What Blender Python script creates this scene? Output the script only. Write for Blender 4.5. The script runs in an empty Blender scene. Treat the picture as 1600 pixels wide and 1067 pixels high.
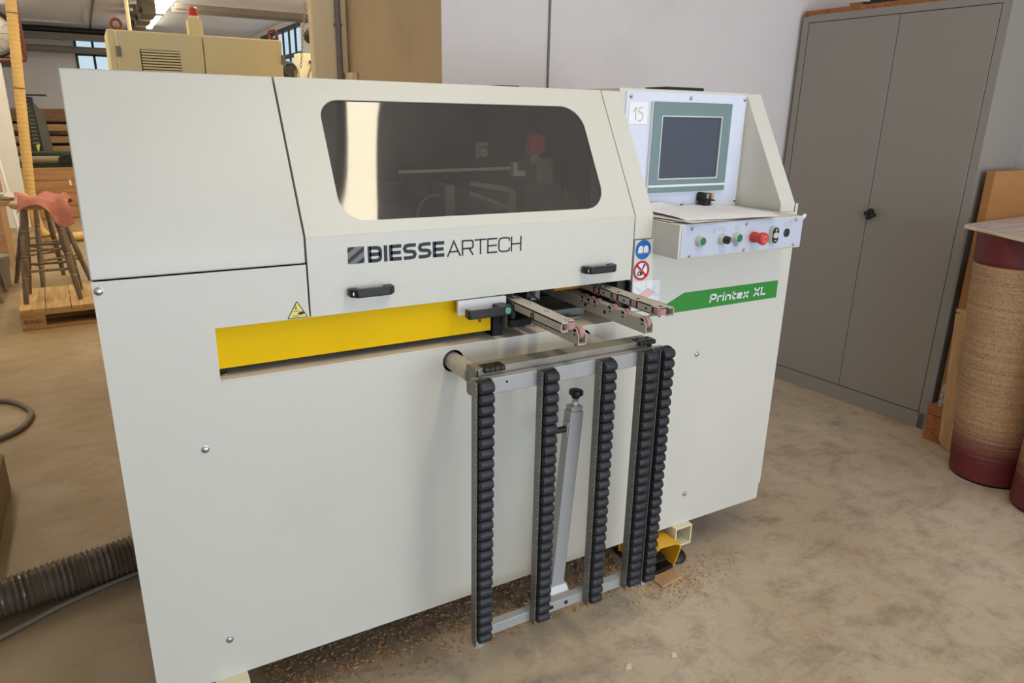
import bpy, bmesh, math, random
from mathutils import Vector, Matrix

random.seed(7)
PI = math.pi
scene = bpy.context.scene
COL = scene.collection

# ------------------------------------------------------------------ camera
cam_d = bpy.data.cameras.new('camera')
cam = bpy.data.objects.new('camera', cam_d)
COL.objects.link(cam)
RIGHT = Vector((0.8683190547, -0.4956752633, 0.0181122230))
UP = Vector((0.1347982270, 0.2709651105, 0.9531040589))
FWD = Vector((0.4773378858, 0.8251569199, -0.3021003151))
cam.matrix_world = Matrix(((RIGHT.x, UP.x, -FWD.x, 0.0351), (RIGHT.y, UP.y, -FWD.y, -1.5289),
                           (RIGHT.z, UP.z, -FWD.z, 1.438), (0, 0, 0, 1)))
cam_d.sensor_width = 36.0
cam_d.lens = 36.0 * 1110.573 / 1600.0
cam_d.clip_start = 0.05
scene.camera = cam

# ------------------------------------------------------------------ sky, daylight, exposure
world = bpy.data.worlds.new('sky')
scene.world = world
world.use_nodes = True
wb = world.node_tree.nodes['Background']
wb.inputs[0].default_value = (0.74, 0.87, 1.0, 1)
wb.inputs[1].default_value = 1.0
ald = bpy.data.lights.new('daylight_gate', 'AREA')
ald.shape = 'RECTANGLE'; ald.size = 5.0; ald.size_y = 1.9; ald.energy = 140; ald.color = (0.65, 0.80, 1.0)
al = bpy.data.objects.new('daylight_gate', ald); COL.objects.link(al)
al.location = (2.2, -5.4, 1.05); al.rotation_euler = (math.radians(90), 0, 0)
LAMP = 18.0            # radiance of the ceiling luminaires' diffusers
LAMP_COL = (1.0, 0.885, 0.66)
vs = scene.view_settings
scene.display_settings.display_device = 'sRGB'
vs.view_transform = 'Standard'; vs.look = 'None'; vs.exposure = 0.0; vs.gamma = 1.0
vs.use_curve_mapping = False

# ------------------------------------------------------------------ materials
def lin(c):
    return tuple(((v / 255.0) / 12.92 if v / 255.0 <= 0.04045 else ((v / 255.0 + 0.055) / 1.055) ** 2.4) for v in c) + (1.0,)

MATS = {}
def mat(name, rgb, rough=0.5, metal=0.0, var=0.06, scale=8.0, bump=0.0, bscale=200.0, spec=0.5, coat=0.0, stain=None, sscale=2.5, samt=0.35):
    """principled, with a little colour variation, optional fine bump and optional wear/stain colour"""
    m = bpy.data.materials.new(name); m.use_nodes = True
    nt = m.node_tree; n = nt.nodes; l = nt.links
    p = n['Principled BSDF']
    p.inputs['Roughness'].default_value = rough
    p.inputs['Metallic'].default_value = metal
    p.inputs['Specular IOR Level'].default_value = spec
    p.inputs['Coat Weight'].default_value = coat
    tc = n.new('ShaderNodeTexCoord')
    nz = n.new('ShaderNodeTexNoise'); nz.inputs['Scale'].default_value = scale; nz.inputs['Detail'].default_value = 5
    l.new(tc.outputs['Object'], nz.inputs['Vector'])
    mp = n.new('ShaderNodeMapRange'); mp.inputs[1].default_value = 0.25; mp.inputs[2].default_value = 0.75
    mp.inputs[3].default_value = 1.0 - var; mp.inputs[4].default_value = 1.0 + var
    l.new(nz.outputs['Fac'], mp.inputs[0])
    mx = n.new('ShaderNodeVectorMath'); mx.operation = 'SCALE'
    c = lin(rgb)
    mx.inputs[0].default_value = c[:3]
    l.new(mp.outputs[0], mx.inputs['Scale'])
    out = mx.outputs[0]
    if stain:
        n2 = n.new('ShaderNodeTexNoise'); n2.inputs['Scale'].default_value = sscale; n2.inputs['Detail'].default_value = 8
        n2.inputs['Roughness'].default_value = 0.65
        l.new(tc.outputs['Object'], n2.inputs['Vector'])
        rp = n.new('ShaderNodeMapRange'); rp.inputs[1].default_value = 0.5; rp.inputs[2].default_value = 0.72
        rp.inputs[3].default_value = 0; rp.inputs[4].default_value = samt
        l.new(n2.outputs['Fac'], rp.inputs[0])
        mc = n.new('ShaderNodeMix'); mc.data_type = 'RGBA'
        l.new(rp.outputs[0], mc.inputs[0]); l.new(out, mc.inputs[6]); mc.inputs[7].default_value = lin(stain)
        out = mc.outputs[2]
    l.new(out, p.inputs['Base Color'])
    if bump > 0:
        nb = n.new('ShaderNodeTexNoise'); nb.inputs['Scale'].default_value = bscale; nb.inputs['Detail'].default_value = 2
        l.new(tc.outputs['Object'], nb.inputs['Vector'])
        bp = n.new('ShaderNodeBump'); bp.inputs['Strength'].default_value = bump; bp.inputs['Distance'].default_value = 0.002
        l.new(nb.outputs['Fac'], bp.inputs['Height']); l.new(bp.outputs[0], p.inputs['Normal'])
    MATS[name] = m
    return m

def wood(name, c1, c2, rough=0.6, axis='X', scale=3.0, dist=3.0):
    m = bpy.data.materials.new(name); m.use_nodes = True
    nt = m.node_tree; n = nt.nodes; l = nt.links; p = n['Principled BSDF']
    p.inputs['Roughness'].default_value = rough
    tc = n.new('ShaderNodeTexCoord'); mpg = n.new('ShaderNodeMapping')
    s = {'X': (1.0, 14, 14), 'Y': (14, 1.0, 14), 'Z': (14, 14, 1.0)}[axis]
    mpg.inputs['Scale'].default_value = s
    l.new(tc.outputs['Object'], mpg.inputs['Vector'])
    nz = n.new('ShaderNodeTexNoise'); nz.inputs['Scale'].default_value = scale; nz.inputs['Detail'].default_value = 6
    nz.inputs['Distortion'].default_value = dist * 0.2
    l.new(mpg.outputs[0], nz.inputs['Vector'])
    r = n.new('ShaderNodeValToRGB'); r.color_ramp.elements[0].color = lin(c1); r.color_ramp.elements[1].color = lin(c2)
    r.color_ramp.elements[0].position = 0.32; r.color_ramp.elements[1].position = 0.68
    l.new(nz.outputs['Fac'], r.inputs[0]); l.new(r.outputs[0], p.inputs['Base Color'])
    MATS[name] = m
    return m

def emit(name, rgb, s):
    m = bpy.data.materials.new(name); m.use_nodes = True
    nt = m.node_tree; nt.nodes.clear()
    e = nt.nodes.new('ShaderNodeEmission'); o = nt.nodes.new('ShaderNodeOutputMaterial')
    e.inputs[0].default_value = (*rgb, 1); e.inputs[1].default_value = s
    nt.links.new(e.outputs[0], o.inputs[0]); MATS[name] = m
    return m

PAINT = mat('machine_paint', (218, 213, 198), 0.40, var=0.015, scale=2, bump=0.05, bscale=450, stain=(196, 190, 176), sscale=1.6, samt=0.25)
PAINT_TEX = mat('machine_paint_textured', (218, 213, 198), 0.32, var=0.02, scale=3, bump=0.45, bscale=330)
PAINT_LIGHT = mat('light_plate', (228, 227, 222), 0.4, var=0.02)
PLATE_BLUE = mat('anodised_plate', (222, 226, 240), 0.42, metal=0.0, var=0.02, scale=3)
PLATE_BTN = mat('button_plate_paint', (198, 202, 215), 0.42, var=0.02, scale=3)
STEEL = mat('bright_steel', (190, 188, 182), 0.28, 1.0, var=0.05, scale=60)
ZINC = mat('zinc_steel', (136, 134, 126), 0.48, 0.7, var=0.12, scale=25)
SILVER = mat('silver_paint', (172, 170, 166), 0.42, 0.15, var=0.04)
ARM = mat('dusty_arm_paint', (196, 188, 172), 0.5, 0.0, var=0.06, scale=30)
DUSTY = mat('dusty_paint', (234, 220, 194), 0.6, var=0.08, scale=14)
DZINC = mat('dusty_zinc', (158, 150, 132), 0.55, 0.35, var=0.14, scale=20)
DARKSTEEL = mat('dark_steel', (60, 58, 54), 0.45, 0.6, var=0.15, scale=30)
BLACKP = mat('black_plastic', (24, 24, 26), 0.42, var=0.1, scale=40)
RUBBER = mat('black_roller_plastic', (38, 38, 42), 0.48, var=0.18, scale=60)
BLACK = mat('black_matte', (10, 10, 11), 0.7, var=0.05)
DARKIN = mat('dark_interior', (30, 28, 25), 0.7, var=0.15)
INTGREY = mat('interior_grey', (150, 146, 138), 0.55, var=0.1)
INTDARK = mat('interior_dark_casting', (46, 43, 40), 0.55, var=0.15)
INTLIGHT = mat('interior_light', (205, 200, 190), 0.5, var=0.05)
YELLOW = mat('yellow_guard_paint', (240, 192, 0), 0.5, var=0.03, scale=4, spec=0.12)
YELLOW2 = mat('yellow_pedal_plastic', (240, 180, 40), 0.45, var=0.05, scale=10)
YROLL = mat('amber_roll', (225, 165, 60), 0.5, var=0.05)
RED = mat('red_plastic', (206, 62, 48), 0.4, var=0.04)
REDDARK = mat('red_tag', (170, 20, 15), 0.5)
GREEN = mat('green_button', (20, 122, 80), 0.35, var=0.05)
GREENCAP = mat('teal_cap', (95, 170, 140), 0.5, var=0.04)
GREENSTRIPE = mat('green_stripe', (44, 142, 44), 0.45, var=0.02)
TEAL = mat('teal_bezel', (120, 141, 139), 0.45, var=0.02)
SCREEN = mat('dark_screen', (74, 80, 92), 0.22, var=0.05, scale=3)
INK = mat('black_print', (30, 30, 31), 0.5, var=0.1, scale=120)
INKGREY = mat('grey_print', (120, 118, 114), 0.5, var=0.1)
PRINTLIGHT = mat('pale_print', (150, 155, 168), 0.5)
WHITEP = mat('white_print', (236, 236, 232), 0.5)
BLUE = mat('blue_sign', (20, 105, 180), 0.45, var=0.02)
SIGNRED = mat('red_sign', (200, 24, 48), 0.45, var=0.02)
SIGNYEL = mat('yellow_sign', (238, 222, 120), 0.5, var=0.02)
PINK = mat('pink_print', (236, 190, 186), 0.5)
PAPER = mat('paper_sheet', (246, 243, 242), 0.8, var=0.03, scale=6)
PAPER2 = mat('paper_sheet_grey', (236, 230, 224), 0.8, var=0.04, scale=6)
ROLLERPINK = mat('pink_roller', (184, 132, 126), 0.55, var=0.08, scale=60)
COLLAR = mat('button_collar', (206, 204, 186), 0.35, 0.1)
CABINET = mat('cabinet_grey_paint', (154, 146, 134), 0.38, var=0.02, scale=2)
BEIGE_E = mat('control_cabinet_paint', (236, 216, 158), 0.5, var=0.03, scale=2)
ORANGE = mat('beacon_orange', (205, 64, 34), 0.3, var=0.05)
REDRING = mat('lifting_eye_red', (140, 55, 30), 0.5, var=0.1)
WALL = mat('white_wall_plaster', (238, 227, 219), 0.8, var=0.02, scale=1.2, bump=0.15, bscale=90, stain=(196, 186, 176), sscale=1.5, samt=0.25)
WALLSHADE = mat('shaded_tan_plaster', (206, 182, 142), 0.8, var=0.04, scale=2.5, bump=0.15, bscale=90, stain=(160, 138, 108), sscale=2.2, samt=0.3)  # beige plaster, darkened and warmed to paint the shade on the end face
COLUMNM = mat('beige_column_paint', (248, 226, 182), 0.7, var=0.02, scale=2)
FARWALL = mat('far_wall_plaster', (228, 228, 234), 0.85, var=0.03)
CEIL = mat('ceiling_plaster', (234, 236, 246), 0.85, var=0.04, scale=1)
WINFRAME = mat('window_steel', (40, 46, 46), 0.5)
GREYPIPE = mat('grey_pipe', (128, 122, 116), 0.5, var=0.05)
REDPIPE = mat('brown_pipe', (104, 46, 36), 0.45, var=0.1)
YHOSE = mat('yellow_hose', (214, 176, 104), 0.5, var=0.05, scale=6)
GHOSE = mat('grey_hose', (142, 130, 108), 0.6, var=0.06)
DKHOSE = mat('ribbed_hose_skin', (96, 82, 64), 0.35, var=0.2, scale=12, coat=0.3)
DARKCOL = mat('dark_olive_casting', (58, 60, 50), 0.5, var=0.1)
GREENBED = mat('green_casting', (46, 72, 44), 0.5, var=0.1)
CABLE = mat('cable_sheath', (118, 106, 88), 0.6, var=0.1)
CLOTH = mat('red_cloth', (176, 110, 94), 0.9, var=0.3, scale=9, stain=(120, 56, 48), sscale=6, samt=.7)
RAG = mat('pale_rag', (196, 188, 172), 0.9, var=0.15, scale=20)
STOOLW = wood('stool_dark_wood', (84, 68, 50), (132, 114, 90), 0.5, 'Z')
SEATW = wood('stool_seat_wood', (150, 112, 66), (190, 152, 98), 0.5, 'X')
PALLETW = wood('pallet_wood', (164, 126, 74), (196, 160, 104), 0.7, 'Y')
PALLETX = wood('pallet_wood_x', (150, 108, 58), (190, 148, 90), 0.7, 'X')
PINE = wood('pine_panel', (158, 112, 70), (190, 146, 100), 0.6, 'X', 2.2)
LUMBER = wood('lumber_brown', (98, 68, 46), (138, 102, 72), 0.6, 'X')
LUMBER2 = wood('lumber_tan', (150, 114, 78), (182, 146, 106), 0.6, 'X')
PLY = wood('plywood', (196, 150, 96), (224, 184, 130), 0.55, 'Z')
CHIPB = mat('brown_fibreboard', (184, 126, 68), 0.6, var=0.07, scale=20)
BOXW = wood('box_brown_wood', (150, 88, 40), (182, 116, 62), 0.5, 'X')
MELA = wood('laminate_top', (190, 164, 150), (216, 198, 186), 0.6, 'X')
CREAM = mat('cream_edge', (236, 224, 188), 0.6, var=0.03)
CHIP = mat('wood_offcut', (196, 154, 110), 0.8, var=0.15, scale=30)
BURG = mat('burgundy', (104, 34, 32), 0.5, var=0.06)
TRAYM = mat('ballast_housing', (92, 84, 66), 0.5, var=0.15, scale=6)
LBOX = mat('grey_brown_box', (128, 108, 76), 0.6, var=0.08)
BUCKET = mat('grey_bucket', (128, 124, 112), 0.5, var=0.06)
CHAINM = mat('chain_steel', (120, 108, 88), 0.5, 0.5, var=0.2, scale=50)
LAMPM = emit('lamp_diffuser', LAMP_COL, LAMP)

# tinted, dusty guard pane
PANE = bpy.data.materials.new('smoked_guard_pane'); PANE.use_nodes = True
_nt = PANE.node_tree; _n = _nt.nodes; _l = _nt.links; _n.clear()
_o = _n.new('ShaderNodeOutputMaterial')
_t = _n.new('ShaderNodeBsdfTransparent'); _t.inputs[0].default_value = (0.72, 0.68, 0.61, 1)
_d = _n.new('ShaderNodeBsdfDiffuse'); _d.inputs[0].default_value = (0.42, 0.36, 0.29, 1)
_g = _n.new('ShaderNodeBsdfGlossy'); _g.inputs['Roughness'].default_value = 0.045
_tc = _n.new('ShaderNodeTexCoord'); _nz = _n.new('ShaderNodeTexNoise'); _nz.inputs['Scale'].default_value = 3.0; _nz.inputs['Detail'].default_value = 6
_l.new(_tc.outputs['Object'], _nz.inputs['Vector'])
_mr = _n.new('ShaderNodeMapRange'); _mr.inputs[1].default_value = 0.3; _mr.inputs[2].default_value = 0.75; _mr.inputs[3].default_value = 0.05; _mr.inputs[4].default_value = 0.11
_l.new(_nz.outputs['Fac'], _mr.inputs[0])
_m1 = _n.new('ShaderNodeMixShader'); _m2 = _n.new('ShaderNodeMixShader')
_l.new(_mr.outputs[0], _m1.inputs[0]); _l.new(_t.outputs[0], _m1.inputs[1]); _l.new(_d.outputs[0], _m1.inputs[2])
_fr = _n.new('ShaderNodeFresnel'); _fr.inputs[0].default_value = 1.68
_wv = _n.new('ShaderNodeTexWave'); _wv.inputs['Scale'].default_value = 1.2; _wv.inputs['Distortion'].default_value = 2.0
_l.new(_tc.outputs['Object'], _wv.inputs['Vector'])
_bp = _n.new('ShaderNodeBump'); _bp.inputs['Strength'].default_value = 0.14; _bp.inputs['Distance'].default_value = 0.01
_l.new(_wv.outputs['Fac'], _bp.inputs['Height']); _l.new(_bp.outputs[0], _g.inputs['Normal'])
_ge = _n.new('ShaderNodeNewGeometry'); _om = _n.new('ShaderNodeMath'); _om.operation = 'MULTIPLY_ADD'; _om.inputs[1].default_value = -1.0; _om.inputs[2].default_value = 1.0
_l.new(_ge.outputs['Backfacing'], _om.inputs[0])
_mf = _n.new('ShaderNodeMath'); _mf.operation = 'MULTIPLY'; _l.new(_fr.outputs[0], _mf.inputs[0]); _l.new(_om.outputs[0], _mf.inputs[1])
_l.new(_mf.outputs[0], _m2.inputs[0]); _l.new(_m1.outputs[0], _m2.inputs[1]); _l.new(_g.outputs[0], _m2.inputs[2])
_l.new(_m2.outputs[0], _o.inputs[0])

GLASS = bpy.data.materials.new('clear_window_glass'); GLASS.use_nodes = True
_nt = GLASS.node_tree; _n = _nt.nodes; _l = _nt.links; _n.clear()
_o = _n.new('ShaderNodeOutputMaterial'); _t = _n.new('ShaderNodeBsdfTransparent'); _t.inputs[0].default_value = (0.9, 0.95, 0.95, 1)
_g = _n.new('ShaderNodeBsdfGlossy'); _g.inputs['Roughness'].default_value = 0.05
_m = _n.new('ShaderNodeMixShader'); _m.inputs[0].default_value = 0.06
_l.new(_t.outputs[0], _m.inputs[1]); _l.new(_g.outputs[0], _m.inputs[2]); _l.new(_m.outputs[0], _o.inputs[0])

# concrete floor: grey-tan slab, dark smears, fine speckle; sawdust film to the left, darkened for the shade there
FLOOR = bpy.data.materials.new('concrete_floor'); FLOOR.use_nodes = True
_nt = FLOOR.node_tree; _n = _nt.nodes; _l = _nt.links; _p = _n['Principled BSDF']
_tc = _n.new('ShaderNodeTexCoord')
def _noise(scale, detail=6, rough=0.6, vec=None, dist=0.0):
    z = _n.new('ShaderNodeTexNoise'); z.inputs['Scale'].default_value = scale; z.inputs['Detail'].default_value = detail
    z.inputs['Roughness'].default_value = rough; z.inputs['Distortion'].default_value = dist
    _l.new(vec or _tc.outputs['Object'], z.inputs['Vector']); return z.outputs['Fac']
def _range(src, a, b, c, d):
    r = _n.new('ShaderNodeMapRange'); r.inputs[1].default_value = a; r.inputs[2].default_value = b
    r.inputs[3].default_value = c; r.inputs[4].default_value = d; _l.new(src, r.inputs[0]); return r.outputs[0]
def _mix(f, a, b):
    x = _n.new('ShaderNodeMix'); x.data_type = 'RGBA'; _l.new(f, x.inputs[0])
    if isinstance(a, tuple): x.inputs[6].default_value = a
    else: _l.new(a, x.inputs[6])
    if isinstance(b, tuple): x.inputs[7].default_value = b
    else: _l.new(b, x.inputs[7])
    return x.outputs[2]
_base = _mix(_range(_noise(1.1, 7), 0.35, 0.68, 0, 1), lin((192, 168, 136)), lin((214, 194, 166)))
_mpg = _n.new('ShaderNodeMapping'); _mpg.inputs['Scale'].default_value = (1.4, 3.6, 1); _mpg.inputs['Rotation'].default_value = (0, 0, 0.5)
_l.new(_tc.outputs['Object'], _mpg.inputs['Vector'])
_base = _mix(_range(_noise(1.9, 9, 0.72, _mpg.outputs[0], 0.4), 0.52, 0.74, 0, 0.62), _base, lin((98, 84, 66)))
_base = _mix(_range(_noise(9, 10, 0.8), 0.48, 0.72, 0, 0.65), _base, lin((120, 98, 74)))
_base = _mix(_range(_noise(160, 2, 0.5), 0.60, 0.72, 0, 0.35), _base, lin((150, 112, 72)))
_sx = _n.new('ShaderNodeSeparateXYZ'); _l.new(_tc.outputs['Object'], _sx.inputs[0])
_dust_shade = _range(_sx.outputs['X'], 0.9, -0.4, 0.0, 0.8)
_base = _mix(_dust_shade, _base, _mix(_range(_noise(2.3, 7), 0.3, 0.7, 0, 1), lin((112, 88, 48)), lin((142, 114, 66))))  # film colours deepened to stand for shade on the left floor
_l.new(_base, _p.inputs['Base Color'])
_l.new(_range(_noise(3, 5), 0.3, 0.7, 0.42, 0.68), _p.inputs['Roughness'])
_bp = _n.new('ShaderNodeBump'); _bp.inputs['Strength'].default_value = 0.25; _bp.inputs['Distance'].default_value = 0.004
_l.new(_noise(60, 6, 0.7), _bp.inputs['Height']); _l.new(_bp.outputs[0], _p.inputs['Normal'])

# abrasive roll: sandy winding with fine level rings, burgundy ends
SAND = bpy.data.materials.new('sandpaper_winding'); SAND.use_nodes = True
_nt = SAND.node_tree; _n = _nt.nodes; _l = _nt.links; _p = _n['Principled BSDF']; _p.inputs['Roughness'].default_value = 0.75
_tc = _n.new('ShaderNodeTexCoord'); _mpg = _n.new('ShaderNodeMapping'); _mpg.inputs['Scale'].default_value = (0.6, 0.6, 46)
_l.new(_tc.outputs['Object'], _mpg.inputs['Vector'])
_rings = _mix(_range(_noise(1.5, 9, 0.80, _mpg.outputs[0]), 0.38, 0.62, 0, 1), lin((134, 84, 62)), lin((190, 148, 100)))
_grain = _mix(_range(_noise(150, 4, 0.8), 0.40, 0.66, 0, 0.8), _rings, lin((212, 182, 140)))
_sx = _n.new('ShaderNodeSeparateXYZ'); _l.new(_tc.outputs['Object'], _sx.inputs[0])
_ad = _n.new('ShaderNodeMath'); _ad.operation = 'MULTIPLY_ADD'
_l.new(_noise(4.0, 6, 0.8, _mpg.outputs[0]), _ad.inputs[0]); _ad.inputs[1].default_value = 0.30; _l.new(_sx.outputs['Z'], _ad.inputs[2])
_wine = _mix(_range(_ad.outputs[0], 0.27, 0.42, 1, 0), _grain, lin((112, 40, 40)))
_l.new(_wine, _p.inputs['Base Color'])

# ------------------------------------------------------------------ mesh helpers
class MB:
    def __init__(s): s.v = []; s.f = []; s.m = []; s.mi = 0
    def add(s, vs, fs):
        o = len(s.v); s.v += [Vector(p) for p in vs]; s.f += [[i + o for i in f] for f in fs]; s.m += [s.mi] * len(fs); return s
    def box(s, x0, x1, y0, y1, z0, z1):
        return s.add([(x0, y0, z0), (x1, y0, z0), (x1, y1, z0), (x0, y1, z0), (x0, y0, z1), (x1, y0, z1), (x1, y1, z1), (x0, y1, z1)],
                     [(0, 3, 2, 1), (4, 5, 6, 7), (0, 1, 5, 4), (1, 2, 6, 5), (2, 3, 7, 6), (3, 0, 4, 7)])
    def prism(s, poly, axis, a, b):
        f = {'x': lambda u, v, w: (w, u, v), 'y': lambda u, v, w: (u, w, v), 'z': lambda u, v, w: (u, v, w)}[axis]
        n = len(poly)
        vs = [f(u, v, a) for u, v in poly] + [f(u, v, b) for u, v in poly]
        fs = [list(range(n))[::-1], [i + n for i in range(n)]] + [[i, (i + 1) % n, (i + 1) % n + n, i + n] for i in range(n)]
        return s.add(vs, fs)
    def cyl(s, p0, p1, r0, r1=None, n=16, caps=True):
        p0 = Vector(p0); p1 = Vector(p1); r1 = r0 if r1 is None else r1
        d = (p1 - p0).normalized(); a = d.orthogonal().normalized(); b = d.cross(a)
        vs = [p0 + (a * math.cos(2 * PI * i / n) + b * math.sin(2 * PI * i / n)) * r0 for i in range(n)]
        vs += [p1 + (a * math.cos(2 * PI * i / n) + b * math.sin(2 * PI * i / n)) * r1 for i in range(n)]
        fs = [[i, (i + 1) % n, (i + 1) % n + n, i + n] for i in range(n)]
        if caps: fs += [list(range(n))[::-1], [i + n for i in range(n)]]
        return s.add(vs, fs)
    def lathe(s, prof, p0, p1, n=20):
        """prof: (radius, fraction along p0->p1)"""
        p0 = Vector(p0); p1 = Vector(p1); L = p1 - p0; d = L.normalized(); a = d.orthogonal().normalized(); b = d.cross(a)
        vs = []; fs = []
        for r, t in prof:
            c = p0 + L * t
            vs += [c + (a * math.cos(2 * PI * i / n) + b * math.sin(2 * PI * i / n)) * max(r, 1e-5) for i in range(n)]
        for k in range(len(prof) - 1):
            fs += [[k * n + i, k * n + (i + 1) % n, (k + 1) * n + (i + 1) % n, (k + 1) * n + i] for i in range(n)]
        fs += [list(range(n))[::-1], [(len(prof) - 1) * n + i for i in range(n)]]
        return s.add(vs, fs)
    def tube(s, pts, r, n=8, caps=True):
        pts = [Vector(p) for p in pts]; N = len(pts)
        rs = r if isinstance(r, (list, tuple)) else [r] * N
        tang = [(pts[min(i + 1, N - 1)] - pts[max(i - 1, 0)]).normalized() for i in range(N)]
        a = tang[0].orthogonal().normalized(); vs = []
        for i in range(N):
            a = (a - tang[i] * a.dot(tang[i])).normalized(); b = tang[i].cross(a)
            vs += [pts[i] + (a * math.cos(2 * PI * k / n) + b * math.sin(2 * PI * k / n)) * rs[i] for k in range(n)]
        fs = []
        for i in range(N - 1):
            fs += [[i * n + k, i * n + (k + 1) % n, (i + 1) * n + (k + 1) % n, (i + 1) * n + k] for k in range(n)]
        if caps: fs += [list(range(n))[::-1], [(N - 1) * n + k for k in range(n)]]
        return s.add(vs, fs)
    def torus(s, c, axis, R, r, n=18, k=8, arc=2 * PI):
        c = Vector(c); d = Vector(axis).normalized(); a = d.orthogonal().normalized(); b = d.cross(a)
        vs = []; fs = []
        for i in range(n):
            t = 2 * PI * i / n; e = a * math.cos(t) + b * math.sin(t)
            vs += [c + e * (R + r * math.cos(2 * PI * j / k)) + d * r * math.sin(2 * PI * j / k) for j in range(k)]
        for i in range(n):
            fs += [[i * k + j, i * k + (j + 1) % k, ((i + 1) % n) * k + (j + 1) % k, ((i + 1) % n) * k + j] for j in range(k)]
        return s.add(vs, fs)
    def xf(s, M):
        s.v = [M @ p for p in s.v]; return s

def mesh_from(mb, name, mats, smooth=True):
    me = bpy.data.meshes.new(name)
    me.from_pydata([tuple(p) for p in mb.v], [], mb.f)
    bm = bmesh.new(); bm.from_mesh(me)
    bmesh.ops.recalc_face_normals(bm, faces=bm.faces)
    bm.to_mesh(me); bm.free()
    for m in (mats if isinstance(mats, (list, tuple)) else [mats]): me.materials.append(m)
    if max(mb.m, default=0) > 0: me.polygons.foreach_set('material_index', mb.m)
    if smooth:
        me.polygons.foreach_set('use_smooth', [True] * len(me.polygons))
        me.set_sharp_from_angle(angle=math.radians(38))
    me.update()
    return me

ORG = {}
def origin(o):
    return ORG.get(o.name, Vector((0, 0, 0))) if o else Vector((0, 0, 0))

def obj(name, mb, m, parent=None, bevel=0.0, seg=2, smooth=True, label=None):
    """one mesh object; mb is in world coordinates (or in the thing's own frame when the thing has been placed by loc/rot)"""
    og = origin(parent)
    if og.length > 0: mb.v = [p - og for p in mb.v]
    o = bpy.data.objects.new(name, mesh_from(mb, name, m, smooth))
    COL.objects.link(o)
    if parent: o.parent = parent; ORG[o.name] = og
    if bevel > 0:
        b = o.modifiers.new('bevel', 'BEVEL'); b.width = bevel; b.segments = seg; b.limit_method = 'ANGLE'; b.angle_limit = math.radians(35)
    if label: o['label'] = label
    return o

def thing(name, label, cat, org=(0, 0, 0), group=None, world_coords=True):
    o = bpy.data.objects.new(name, None); COL.objects.link(o); o.location = org
    o.empty_display_size = 0.05
    o['label'] = label; o['category'] = cat
    if group: o['group'] = group
    if world_coords: ORG[o.name] = Vector(org)
    return o

def solo(name, mb, m, label, cat, org, group=None, bevel=0.0, kind=None, smooth=True):
    """a thing that is one mesh, its origin at org"""
    og = Vector(org); mb.v = [p - og for p in mb.v]
    o = bpy.data.objects.new(name, mesh_from(mb, name, m, smooth)); COL.objects.link(o); o.location = og
    ORG[o.name] = og
    if bevel > 0:
        b = o.modifiers.new('bevel', 'BEVEL'); b.width = bevel; b.segments = 2; b.limit_method = 'ANGLE'; b.angle_limit = math.radians(35)
    o['label'] = label; o['category'] = cat
    if group: o['group'] = group
    if kind: o['kind'] = kind
    return o

def structure(name, mb, m, bevel=0.0, parent=None, smooth=False):
    o = obj(name, mb, m, parent, bevel=bevel, smooth=smooth)
    if not parent: o['kind'] = 'structure'
    return o

# flat plates with holes -> mesh, mapped to any plane
def plate_mb(loops, thick, fn):
    """loops: list of closed 2D polylines (outer first, then holes); fn(u,v,w) -> world, w from 0 (front) to -thick"""
    c = bpy.data.curves.new('tmp', 'CURVE'); c.dimensions = '2D'; c.fill_mode = 'BOTH'; c.extrude = thick / 2
    for lp in loops:
        s = c.splines.new('POLY'); s.points.add(len(lp) - 1)
        for i, (u, v) in enumerate(lp): s.points[i].co = (u, v, 0, 1)
        s.use_cyclic_u = True
    o = bpy.data.objects.new('tmp', c); COL.objects.link(o)
    dg = bpy.context.evaluated_depsgraph_get(); dg.update()
    me = bpy.data.meshes.new_from_object(o.evaluated_get(dg), depsgraph=dg)
    bm = bmesh.new(); bm.from_mesh(me); bmesh.ops.remove_doubles(bm, verts=bm.verts, dist=1e-6)
    bm.verts.ensure_lookup_table()
    mb = MB()
    mb.add([fn(v.co.x, v.co.y, v.co.z - thick / 2) for v in bm.verts], [[v.index for v in f.verts] for f in bm.faces])
    bm.free(); bpy.data.objects.remove(o); bpy.data.curves.remove(c); bpy.data.meshes.remove(me)
    return mb

def circ(cx, cy, r, n=28, ry=None):
    ry = ry or r
    return [(cx + r * math.cos(2 * PI * i / n), cy + ry * math.sin(2 * PI * i / n)) for i in range(n)]

def rrect(x0, x1, y0, y1, r, n=8):
    out = []
    for cx, cy, a0 in ((x1 - r, y0 + r, -PI / 2), (x1 - r, y1 - r, 0), (x0 + r, y1 - r, PI / 2), (x0 + r, y0 + r, PI)):
        out += [(cx + r * math.cos(a0 + PI / 2 * i / n), cy + r * math.sin(a0 + PI / 2 * i / n)) for i in range(n + 1)]
    return out

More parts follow.
